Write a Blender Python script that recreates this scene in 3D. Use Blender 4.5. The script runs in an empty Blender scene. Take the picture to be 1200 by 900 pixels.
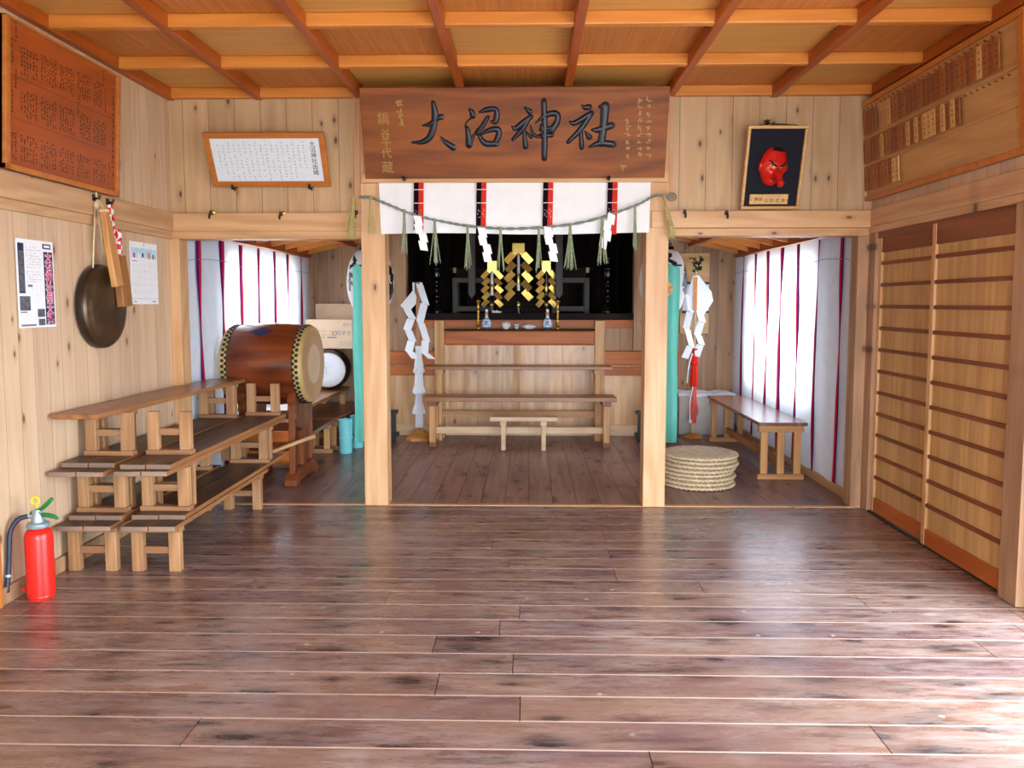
import bpy, bmesh, math, random
from math import sin, cos, pi, radians, sqrt, atan
from mathutils import Vector, Matrix, noise as mnoise
C = bpy.context.scene.collection
SC = bpy.context.scene
rng = random.Random(7)

# ---------------------------------------------------------------- camera, sky, light, exposure
cam_d = bpy.data.cameras.new('camera')
cam = bpy.data.objects.new('camera', cam_d); C.objects.link(cam)
cam.location = (0, 0, 1.5)
cam.rotation_euler = (pi / 2 - atan(.08), 0, atan(20 / 945))
cam_d.sensor_fit = 'HORIZONTAL'; cam_d.sensor_width = 36
cam_d.lens = 36 * 945 / 1200
cam_d.shift_y = -19.4 / 1200
cam_d.clip_start = .05
SC.camera = cam

W = bpy.data.worlds.new('sky'); SC.world = W; W.use_nodes = True
bg = W.node_tree.nodes['Background']
bg.inputs[0].default_value = (.78, .89, 1, 1)
bg.inputs[1].default_value = 13

def portal(name, loc, rot, sx, sy):
    """marks an opening through which the sky lights the room (gives off no light of its own)"""
    d = bpy.data.lights.new(name, 'AREA'); d.shape = 'RECTANGLE'; d.size = sx; d.size_y = sy; d.cycles.is_portal = True
    o = bpy.data.objects.new(name, d); C.objects.link(o); o.location = loc; o.rotation_euler = rot
portal('entrance_daylight', (.55, -2.12, 1.22), (radians(90), 0, 0), 3.8, 2.46)
portal('side_door_daylight', (2.55, 2.05, 1.0), (radians(90), 0, radians(90)), 3.4, 2.0)
portal('left_window_daylight', (-2.81, 7.93, 1.3), (radians(90), 0, radians(-90)), 2.05, 1.3)
portal('right_window_daylight', (2.62, 7.93, 1.3), (radians(90), 0, radians(90)), 2.05, 1.3)

vs = SC.view_settings
vs.view_transform = 'Standard'; vs.look = 'None'; vs.exposure = 0.53; vs.gamma = 1.0; vs.use_curve_mapping = False
SC.cycles.max_bounces = 8; SC.cycles.diffuse_bounces = 5
SC.cycles.sample_clamp_indirect = 6

# ---------------------------------------------------------------- helpers: colour and materials
def lin(h):
    h = h.lstrip('#'); v = [int(h[i:i + 2], 16) / 255 for i in (0, 2, 4)]
    return tuple((c / 12.92 if c <= .04045 else ((c + .055) / 1.055) ** 2.4) for c in v) + (1,)

class NT:
    def __init__(s, name):
        s.mat = bpy.data.materials.new(name); s.mat.use_nodes = True
        s.t = s.mat.node_tree; s.t.nodes.clear()
        s.out = s.t.nodes.new('ShaderNodeOutputMaterial')
    def put(s, sock, v):
        if isinstance(v, bpy.types.NodeSocket): s.t.links.new(v, sock)
        elif v is not None: sock.default_value = v
    def n(s, typ, ins=None, **props):
        nd = s.t.nodes.new('ShaderNode' + typ)
        for k, v in props.items(): setattr(nd, k, v)
        for k, v in (ins or {}).items(): s.put(nd.inputs[k], v)
        return nd
    def m(s, op, a, b=None, c=None, clamp=False):
        nd = s.n('Math', operation=op); nd.use_clamp = clamp
        s.put(nd.inputs[0], a)
        if b is not None: s.put(nd.inputs[1], b)
        if c is not None: s.put(nd.inputs[2], c)
        return nd.outputs[0]
    def mix(s, f, a, b, blend='MIX'):
        nd = s.n('Mix', data_type='RGBA', blend_type=blend)
        s.put(nd.inputs[0], f); s.put(nd.inputs[6], a); s.put(nd.inputs[7], b)
        return nd.outputs[2]
    def rng(s, v, a, b, c=0, d=1):
        return s.n('MapRange', {0: v, 1: a, 2: b, 3: c, 4: d}).outputs[0]
    def noise(s, vec, scale=1, detail=4, rough=.55, dist=0):
        return s.n('TexNoise', {'Vector': vec, 'Scale': scale, 'Detail': detail, 'Roughness': rough, 'Distortion': dist}).outputs[0]
    def xyz(s, sock):
        return s.n('SeparateXYZ', {0: sock}).outputs
    def vec(s, x, y, z):
        return s.n('CombineXYZ', {0: x, 1: y, 2: z}).outputs[0]
    def bsdf(s, col, rough=.5, bump=None, bstr=.1, bdist=.01, **kw):
        b = s.n('BsdfPrincipled'); s.put(b.inputs['Base Color'], col); s.put(b.inputs['Roughness'], rough)
        for k, v in kw.items(): s.put(b.inputs[k.replace('_', ' ')], v)
        if bump is not None:
            bp = s.n('Bump', {'Height': bump, 'Strength': bstr, 'Distance': bdist})
            s.t.links.new(bp.outputs[0], b.inputs['Normal'])
        s.t.links.new(b.outputs[0], s.out.inputs[0])
        return b

def plain(name, col, rough=.5, var=.12, scale=30, **kw):
    t = NT(name); c = lin(col)
    p = t.n('TexCoord').outputs['Object']
    n = t.noise(p, scale, 3)
    d = tuple(x * (1 - var) for x in c[:3]) + (1,); l = tuple(min(1, x * (1 + var)) for x in c[:3]) + (1,)
    t.bsdf(t.mix(t.rng(n, .3, .7), d, l), rough, n, .05, .004, **kw)
    return t.mat

def wood(name, c1, c2, grain='Z', plank=None, rough=.5, knots=.0, gap=None, gapw=.002, var=.25, poff=0, cup=0, ringamt=.22, fine=14, ends=None, kcol='#5a3a24', kscale=1, **kw):
    """grain: axis the fibres follow; plank: (axis, width) of boards laid side by side."""
    t = NT(name); o = t.n('TexCoord').outputs['Object']; x, y, z = t.xyz(o); ax = dict(X=x, Y=y, Z=z)
    rnd = None
    if plank:
        p = t.m('ADD', t.m('DIVIDE', ax[plank[0]], plank[1]), poff)
        pid = t.m('FLOOR', p); fr = t.m('FRACT', p)
        wn = t.n('TexWhiteNoise', {'W': pid}, noise_dimensions='1D'); rnd = wn.outputs[0]
        off = t.n('VectorMath', {0: wn.outputs[1], 1: (40, 40, 40)}, operation='MULTIPLY').outputs[0]
        o2 = t.n('VectorMath', {0: o, 1: off}, operation='ADD').outputs[0]
    else:
        o2 = o
    x2, y2, z2 = t.xyz(o2)
    def sc(g, a): return t.vec(*[t.m('MULTIPLY', v, g if k == grain else a) for k, v in zip('XYZ', (x2, y2, z2))])
    n1 = t.noise(sc(1.1, fine), 1, 5, .6, .8)
    n2 = t.noise(sc(.35, 2.6), 1, 2, .5, .5)
    rings = t.m('MULTIPLY_ADD', t.m('SINE', t.m('MULTIPLY', n2, 46)), .5, .5)
    f = t.m('ADD', t.m('MULTIPLY', n1, .75), t.m('MULTIPLY', rings, ringamt))
    col = t.mix(t.rng(f, .3, .72), lin(c1), lin(c2))
    if knots:
        c2 = dict(X=x2, Y=y2, Z=z2); pa = plank[0] if plank else ('X' if grain != 'X' else 'Z')
        kv = t.vec(t.m('MULTIPLY', c2[pa], 9 * kscale), t.m('MULTIPLY', c2[grain], 4.2 * kscale), 0)
        vo = t.n('TexVoronoi', {'Vector': kv, 'Scale': 1, 'Randomness': 1}, voronoi_dimensions='2D')
        kc = t.xyz(vo.outputs['Color'])
        keep = t.rng(kc[0], 1 - knots, 1 - knots + .01)
        kd = t.m('DIVIDE', vo.outputs['Distance'], t.rng(kc[1], 0, 1, .6, 1.25))
        k = t.m('MULTIPLY', t.rng(kd, .11, .06), keep)
        halo = t.m('MULTIPLY', t.rng(kd, .3, .08), keep)
        col = t.mix(t.m('MULTIPLY', halo, .3), col, lin(kcol))
        col = t.mix(t.m('MULTIPLY', k, .9), col, lin(kcol))
    h = f
    if rnd is not None:
        col = t.mix(1, col, t.n('CombineColor', {0: t.rng(rnd, 0, 1, 1 - var, 1 + var * .4), 1: t.rng(rnd, 0, 1, 1 - var, 1 + var * .4), 2: t.rng(rnd, 0, 1, 1 - var * .9, 1 + var * .3)}).outputs[0], 'MULTIPLY')
        d = t.m('MULTIPLY', t.m('MINIMUM', fr, t.m('SUBTRACT', 1, fr)), plank[1])
        g = t.rng(d, gapw * .4, gapw, 1, 0)
        if ends:
            q = t.m('ADD', t.m('DIVIDE', ax[grain], ends), t.m('MULTIPLY', rnd, 7.3)); qf = t.m('FRACT', q)
            e = t.rng(t.m('MULTIPLY', t.m('MINIMUM', qf, t.m('SUBTRACT', 1, qf)), ends), .001, .003, .8, 0)
            col = t.mix(e, col, lin('#2a1a16'))
        if gap: col = t.mix(t.m('MULTIPLY', g, .85), col, lin(gap))
        h = t.m('SUBTRACT', f, t.m('MULTIPLY', g, 3))
        if cup: h = t.m('ADD', t.m('MULTIPLY', f, .6), t.m('MULTIPLY', t.m('MULTIPLY', fr, t.m('SUBTRACT', 1, fr)), cup))
    t.bsdf(col, rough, h, .12, .003 if not cup else .03, **kw)
    return t.mat

def cloth(name, col, trans=.4, rough=.8, c2=None):
    t = NT(name); c = lin(col)
    p = t.n('TexCoord').outputs['Object']
    n = t.noise(p, 9, 3)
    cc = t.mix(t.rng(n, .3, .7), tuple(v * .94 for v in c[:3]) + (1,), c)
    d = t.n('BsdfDiffuse', {0: cc, 1: .5}); tr = t.n('BsdfTranslucent', {0: cc})
    mx = t.n('MixShader', {0: trans, 1: d.outputs[0], 2: tr.outputs[0]})
    t.t.links.new(mx.outputs[0], t.out.inputs[0])
    return t.mat

M = {}
M['wall_l'] = wood('pine boards along left wall', '#dbbd9c', '#c6a180', 'Z', ('Y', .128), .5, .2, '#8c6a4c', .0022, .12, kcol='#7a5236', ringamt=.12)
M['wall_b'] = wood('pine boards across', '#cfae86', '#b89264', 'Z', ('X', .19), .5, .26, '#6b4a2c', .003, .12, poff=.3, ringamt=.12)
M['wall_alc'] = wood('alcove boards', '#b48c68', '#96704f', 'Z', ('X', .17), .55, .2, '#4c3220', .0025, .16)
M['altar_board'] = wood('varnished cedar boards', '#deb080', '#c08a56', 'Z', ('X', .16), .3, .06, '#a87848', .002, .2, cup=2.2)
M['pillar'] = wood('planed pillar wood', '#dcb183', '#c28f5c', 'Z', None, .45, .08, fine=18)
M['beam_x'] = wood('beam wood across', '#d8ac7c', '#bf8e5c', 'X', None, .45, .1, fine=18)
M['beam_y'] = wood('beam wood deep', '#cfa67c', '#b48860', 'Y', None, .45, .1, fine=18)
M['post_r'] = wood('grey cedar post', '#b58c68', '#906a4c', 'Z', None, .55, .2, fine=18)
M['orange_x'] = wood('orange varnished wood across', '#c0661f', '#984a10', 'X', None, .5, 0, fine=20)
M['orange_y'] = wood('orange varnished wood deep', '#c0682c', '#a04e1c', 'Y', None, .35, 0, fine=20)
M['orange_z'] = wood('orange varnished wood upright', '#d08a44', '#b06a2a', 'Z', None, .4, 0, fine=20)
M['coffer_x'] = wood('ceiling batten across', '#dc9040', '#c8782c', 'X', None, .4, 0, fine=20)
M['coffer_y'] = wood('ceiling batten deep', '#b85c1e', '#964610', 'Y', None, .4, 0, fine=20)
M['bench_edge'] = wood('plank edge', '#a87242', '#7c5030', 'Y', None, .45, 0, fine=20)
M['bench_end'] = wood('weathered plank end', '#a08672', '#75604f', 'X', None, .6, 0, fine=26)
M['bench_top'] = wood('worn dark plank', '#604438', '#3c2a24', 'Y', ('X', .153), .42, .1, '#1c1210', .003, .2)
M['bench_top1'] = wood('brown plank', '#96603e', '#704226', 'Y', None, .3, .0, '#1c1210', .003, .2)
M['bench_leg'] = wood('bench timber upright', '#b98c60', '#8f6440', 'Z', None, .55, .05, fine=22)
M['bench_bar'] = wood('bench timber across', '#ad8058', '#83593a', 'X', None, .55, .05, fine=22)
M['bench_x'] = wood('bench plank across', '#a9713f', '#82502a', 'X', None, .35, .0, fine=20)
M['bench_lz'] = wood('pale bench leg', '#d09c62', '#ae7840', 'Z', None, .45, .0, fine=20)
M['pale_x'] = wood('pale plank', '#e4c39c', '#cda67c', 'X', None, .45, .0, fine=20)
M['bench_ry'] = wood('purple brown plank deep', '#8f6350', '#6c4638', 'Y', None, .25, .0, fine=20)
M['bench_rx'] = wood('light timber across', '#c99560', '#a9733f', 'X', None, .45, .0, fine=20)
M['bench_ryl'] = wood('orange rail deep', '#b9773f', '#96561f', 'Y', None, .45, .0, fine=20)
M['sign'] = wood('sign board', '#9a5414', '#662f08', 'X', None, .6, 0, fine=10)
M['frame_o'] = wood('orange picture frame', '#c97b35', '#b06526', 'X', None, .35, 0, fine=30)
M['frame_p'] = wood('pale picture frame', '#d9ae70', '#c0904f', 'X', None, .4, 0, fine=30)
M['donor'] = wood('red brown board', '#b3571f', '#94431a', 'Y', None, .45, 0, fine=8)
M['tagboard'] = wood('tan board', '#cda067', '#b58750', 'Y', None, .5, 0, fine=30)
M['door_panel'] = wood('door veneer', '#d5a86c', '#b98a50', 'Z', ('Y', .1), .5, 0, None, .002, .18, fine=30)
M['door_stile'] = wood('door stile', '#d9ac78', '#c08f5a', 'Z', None, .4, 0, fine=20)
M['batten'] = wood('red brown batten', '#8a4a26', '#6d3418', 'Y', None, .4, 0, fine=20)
M['drum'] = wood('lacquered drum shell', '#8a4322', '#54220f', 'X', None, .22, 0, fine=9, Coat_Weight=.4, Coat_Roughness=.15)
M['drum_stand'] = wood('red brown stand', '#8f4d24', '#683214', 'Z', None, .4, 0, fine=16)
M['dark_shrine'] = wood('dark shrine wood', '#2a1d15', '#140d09', 'Z', ('X', .16), .85, 0, '#080605', .003, .2, Specular_IOR_Level=.15)
M['dark_x'] = wood('dark step wood', '#2a1f19', '#17100d', 'X', None, .7, 0, Specular_IOR_Level=.12)
M['grey_wood'] = wood('weathered grey wood', '#463d37', '#2c2622', 'Z', None, .55, 0)
M['clap'] = wood('clapper wood', '#d0995c', '#b27a42', 'Z', None, .4, 0, fine=20)
M['clap2'] = wood('darker clapper wood', '#ab7440', '#8a582c', 'Z', None, .4, 0, fine=20)
M['stick'] = wood('pale stick', '#cfa878', '#ae8555', 'X', None, .5, 0, fine=20)
M['pole'] = wood('reddish pole', '#b87f5a', '#94603e', 'Z', None, .5, 0, fine=20)
M['base_orange'] = wood('amber block', '#c88a42', '#a56a2a', 'X', None, .4, 0, fine=20)

def floor_mat(name, grain, plankax, w, seam, ends, pal, gw, wornf, rough0):
    t = NT(name); o = t.n('TexCoord').outputs['Object']; x, y, z = t.xyz(o); ax = dict(X=x, Y=y)
    p = t.m('DIVIDE', ax[plankax], w); pid = t.m('FLOOR', p); fr = t.m('FRACT', p)
    wn = t.n('TexWhiteNoise', {'W': pid}, noise_dimensions='1D'); rnd = wn.outputs[0]
    q = t.m('ADD', t.m('DIVIDE', ax[grain], ends), t.m('MULTIPLY', rnd, 7.3)); qf = t.m('FRACT', q)
    wn2 = t.n('TexWhiteNoise', {'Vector': t.vec(pid, t.m('FLOOR', q), 0)}, noise_dimensions='2D'); r2 = wn2.outputs[0]
    off = t.n('VectorMath', {0: wn2.outputs[1], 1: (40, 40, 0)}, operation='MULTIPLY').outputs[0]
    x2, y2, _ = t.xyz(t.n('VectorMath', {0: o, 1: off}, operation='ADD').outputs[0])
    def sc(g, a): return t.vec(t.m('MULTIPLY', x2, g if grain == 'X' else a), t.m('MULTIPLY', y2, g if grain == 'Y' else a), 0)
    n1 = t.noise(sc(1.2, 26), 1, 6, .62, .2)
    blotch = t.noise(sc(1.5, 11), 1, 4, .6, .15)
    broad = t.noise(sc(.9, 2.2), 1, 2, .5, .3)
    col = t.mix(t.rng(n1, .34, .66), lin(pal[0]), lin(pal[1]))
    col = t.mix(t.rng(broad, .4, .62, 0, .65), col, lin(pal[3]))
    col = t.mix(t.rng(blotch, .54, .7, 0, .85), col, lin(pal[2]))
    for a, keepv, rad in ((3.0, .5, .34), (4.6, .68, .26)):
        vo = t.n('TexVoronoi', {'Vector': sc(a * .6, a * 1.5), 'Scale': 1}, voronoi_dimensions='2D')
        kc = t.xyz(vo.outputs['Color']); keep = t.rng(kc[0], keepv, keepv + .01)
        kd = t.m('ADD', vo.outputs['Distance'], t.m('MULTIPLY', t.m('SUBTRACT', n1, .5), .16))
        col = t.mix(t.m('MULTIPLY', t.m('MULTIPLY', t.rng(kd, rad * .95, rad * .3), keep), .7), col, lin(pal[2]))
        col = t.mix(t.m('MULTIPLY', t.m('MULTIPLY', t.rng(kd, rad * .40, rad * .28), keep), .92), col, lin('#1e0e12'))
    col = t.mix(t.rng(r2, 0, 1, 0, .3), col, lin(pal[3]))
    # scuffs and worn varnish
    w1 = t.noise(o, .8, 4, .6, .3); w2 = t.noise(sc(4, 20), 1, 6, .72, .1)
    worn = t.m('MULTIPLY', t.m('MULTIPLY', t.rng(w1, .4, .66), t.rng(w2, .4, .66)), wornf)
    col = t.mix(t.m('MULTIPLY', worn, .6), col, lin(pal[4]))
    sp = t.n('TexVoronoi', {'Vector': o, 'Scale': 7}, voronoi_dimensions='2D'); sk = t.rng(t.xyz(sp.outputs['Color'])[1], .95, .96)
    col = t.mix(t.m('MULTIPLY', t.m('MULTIPLY', t.rng(sp.outputs['Distance'], .1, .04), sk), .5 * wornf), col, lin('#d5c6bc'))
    d = t.m('MULTIPLY', t.m('MINIMUM', fr, t.m('SUBTRACT', 1, fr)), w)
    g = t.rng(d, gw * .4, gw, 1, 0)
    col = t.mix(t.m('MULTIPLY', g, .8), col, lin(seam))
    e = t.rng(t.m('MULTIPLY', t.m('MINIMUM', qf, t.m('SUBTRACT', 1, qf)), ends), .0015, .0035, .85, 0)
    col = t.mix(e, col, lin('#20110f'))
    ro = t.m('ADD', t.rng(n1, .3, .7, rough0, rough0 + .1), t.m('MULTIPLY', worn, .25))
    h = t.m('SUBTRACT', t.m('MULTIPLY', n1, .5), t.m('MULTIPLY', g, 2))
    t.bsdf(col, ro, h, .1, .003, IOR=1.5)
    return t.mat
M['floor'] = floor_mat('hall floor boards', 'X', 'Y', .186, '#d6beb2', 2.4, ('#7c5c58', '#523a3e', '#2c171d', '#8e6f5c', '#bdb2ae'), .0056, 1.0, .2)
M['floor_in'] = floor_mat('inner floor boards', 'Y', 'X', .181, '#24120f', 2.2, ('#8c6a62', '#6f504c', '#573a38', '#947065', '#9a8578'), .0058, .15, .27)

def ceil_mat():
    t = NT('coffered ceiling veneer'); o = t.n('TexCoord').outputs['Object']; x, y, z = t.xyz(o)
    px = t.m('DIVIDE', t.m('SUBTRACT', x, .265), .742); py = t.m('DIVIDE', t.m('SUBTRACT', y, 5.9), .742)
    ix = t.m('FLOOR', px); iy = t.m('FLOOR', py)
    par = t.m('MODULO', t.m('ADD', t.m('ADD', ix, iy), 40), 2)
    ga = t.noise(t.vec(t.m('MULTIPLY', x, 1.5), t.m('MULTIPLY', y, 55), 0), 1, 4, .6, .3)
    gb = t.noise(t.vec(t.m('MULTIPLY', x, 55), t.m('MULTIPLY', y, 1.5), 0), 1, 4, .6, .3)
    g = t.m('ADD', t.m('MULTIPLY', ga, par), t.m('MULTIPLY', gb, t.m('SUBTRACT', 1, par)))
    ca = t.mix(t.rng(g, .3, .7), lin('#dfac62'), lin('#c99248')); cb = t.mix(t.rng(g, .3, .7), lin('#d08a44'), lin('#b46c30'))
    t.bsdf(t.mix(par, cb, ca), .5)
    return t.mat
M['ceil'] = ceil_mat()

M['black'] = plain('black lacquer', '#101114', .18)
M['iron'] = plain('black iron', '#1b1917', .4)
M['ink'] = plain('brush ink', '#15161f', .35)
M['signink'] = plain('dark navy carved strokes', '#161b28', .34)
M['goldleaf'] = plain('gold', '#dcbc62', .25, .1, Metallic=.85)
M['goldink'] = plain('faded gold ink', '#a9853a', .4)
M['brass'] = plain('brass', '#caa04a', .25, .1, Metallic=.9)
M['paper'] = plain('white paper', '#f0f2f6', .7, .03)
M['paperb'] = plain('bluish white panel', '#e2ecf5', .6, .03)
M['white'] = plain('white glaze', '#e9e7e4', .3, .04)
M['print_grey'] = plain('grey print', '#787a84', .7, .1, 300)
M['print_photo'] = plain('printed photograph', '#5a5f66', .7, .6, 90)
M['print_navy'] = plain('navy print', '#262450', .7)
M['print_pink'] = plain('pink print', '#d8487e', .7)
M['print_blue'] = plain('light blue print', '#b9dcee', .7)
M['print_orange'] = plain('orange print', '#d88a50', .7)
M['gong'] = plain('bronze gong', '#54402c', .32, .35, 9, Metallic=.55)
M['gong_rim'] = plain('dark gong rim', '#33271f', .4, .2, 9, Metallic=.4)
M['cord'] = plain('cream cord', '#d9c79c', .8)
M['red'] = plain('red enamel', '#e0261c', .3, .04)
M['redcloth'] = cloth('red cloth', '#e8392c', .15)
M['pinkcloth'] = cloth('pinkish red cloth', '#e56a60', .15)
M['whitecloth'] = cloth('white cloth', '#f2f4f8', .25)
M['curtain'] = cloth('bluish white curtain cloth', '#eef3fd', .45)
M['band_red'] = cloth('red curtain band', '#cc2a42', .3)
M['band_purple'] = cloth('purple curtain band', '#5c2160', .3)
M['valance'] = cloth('white valance cloth', '#fcfdff', .12)
M['rib_black'] = cloth('black ribbon', '#22141f', .1)
M['rib_red'] = cloth('red ribbon', '#e0402f', .15)
M['teal'] = cloth('teal cloth', '#80dccb', .2)
M['cyan'] = plain('cyan glaze', '#7fd6dc', .3, .05)
M['green'] = plain('green plastic', '#0e7a3c', .35)
M['yellow'] = plain('yellow plastic', '#f0d22a', .4)
M['hose'] = plain('navy black rubber', '#20283a', .45)
M['silver'] = plain('pale painted metal', '#9fb9c4', .35, .1, Metallic=.5)
M['straw'] = plain('straw', '#b3a468', .8, .25, 60)
M['strawgreen'] = plain('green straw', '#8f9b7c', .8, .3, 60)
M['ropegrey'] = plain('grey green straw rope', '#7e8a80', .85, .3, 80)
M['skin_drum'] = plain('tan drum skin', '#c9a276', .5, .12, 5)
M['skin_drum2'] = plain('pale worn skin', '#e0c8a4', .5, .06, 5)
M['skin_edge'] = plain('yellowish skin edge', '#cbb070', .55, .12, 8)
M['skin_white'] = plain('white drum skin', '#eef0f4', .5, .03)
M['drum2'] = plain('dark drum shell', '#2c1712', .35, .3, 6)
M['card'] = plain('cardboard', '#cfb292', .8, .05)
M['tag1'] = plain('orange brown tag wood', '#a8622c', .5, .2, 20)
M['tag2'] = plain('brown tag wood', '#94522a', .5, .2, 20)
M['tag3'] = plain('pale tag wood', '#dcae68', .5, .1, 20)
M['mask'] = plain('red lacquer mask', '#cf2218', .2, .08)
M['felt'] = plain('navy black felt', '#0c1020', .9)
M['boxcloth'] = plain('pale grey box', '#b9b2a8', .7, .06, 8)
M['leaf'] = plain('dark green leaf', '#1c3a1e', .4, .3)
M['bottle'] = plain('white blue porcelain', '#dfe7f3', .2, .05)
M['cobalt'] = plain('cobalt blue', '#27468f', .3)
M['lantern'] = cloth('lantern paper', '#e9e6e4', .3)
M['bounce_paint'] = plain('white plaster', '#dedcd6', .8, .04, 4)  # white chosen so the hidden alcove walls bounce window light
M['ground'] = plain('pale bounce ground', '#b5b0a6', .9, .2, 3)
M['bluebox'] = plain('dark blue case', '#28406a', .5)

def straw_mat():
    t = NT('woven straw'); o = t.n('TexCoord').outputs['Object']; x, y, z = t.xyz(o)
    r = t.m('SQRT', t.m('ADD', t.m('MULTIPLY', x, x), t.m('MULTIPLY', y, y))); a = t.m('ARCTAN2', y, x)
    ring = t.m('SINE', t.m('MULTIPLY', r, 420)); ridge = t.m('SINE', t.m('ADD', t.m('MULTIPLY', a, 90), t.m('MULTIPLY', r, 200)))
    n = t.noise(o, 25, 4)
    f = t.m('ADD', t.m('MULTIPLY', ring, .2), t.m('ADD', t.m('MULTIPLY', ridge, .15), n))
    t.bsdf(t.mix(t.rng(f, .2, .8), lin('#ae946c'), lin('#e6d2b2')), .75, f, .5, .004)
    return t.mat
M['zabuton'] = straw_mat()

# ---------------------------------------------------------------- helpers: geometry
ROOT = {}
def loc_rot(loc, rz=0): return Matrix.Translation(loc) @ Matrix.Rotation(rz, 4, 'Z')

def catmull(pts, n=8):
    P = [Vector(p) for p in pts]; P = [2 * P[0] - P[1]] + P + [2 * P[-1] - P[-2]]; out = []
    for i in range(1, len(P) - 2):
        a, b, c, d = P[i - 1:i + 3]
        for k in range(n):
            t = k / n
            out.append(.5 * ((2 * b) + (c - a) * t + (2 * a - 5 * b + 4 * c - d) * t * t + (3 * b - a - 3 * c + d) * t ** 3))
    out.append(P[-2]); return out

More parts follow.
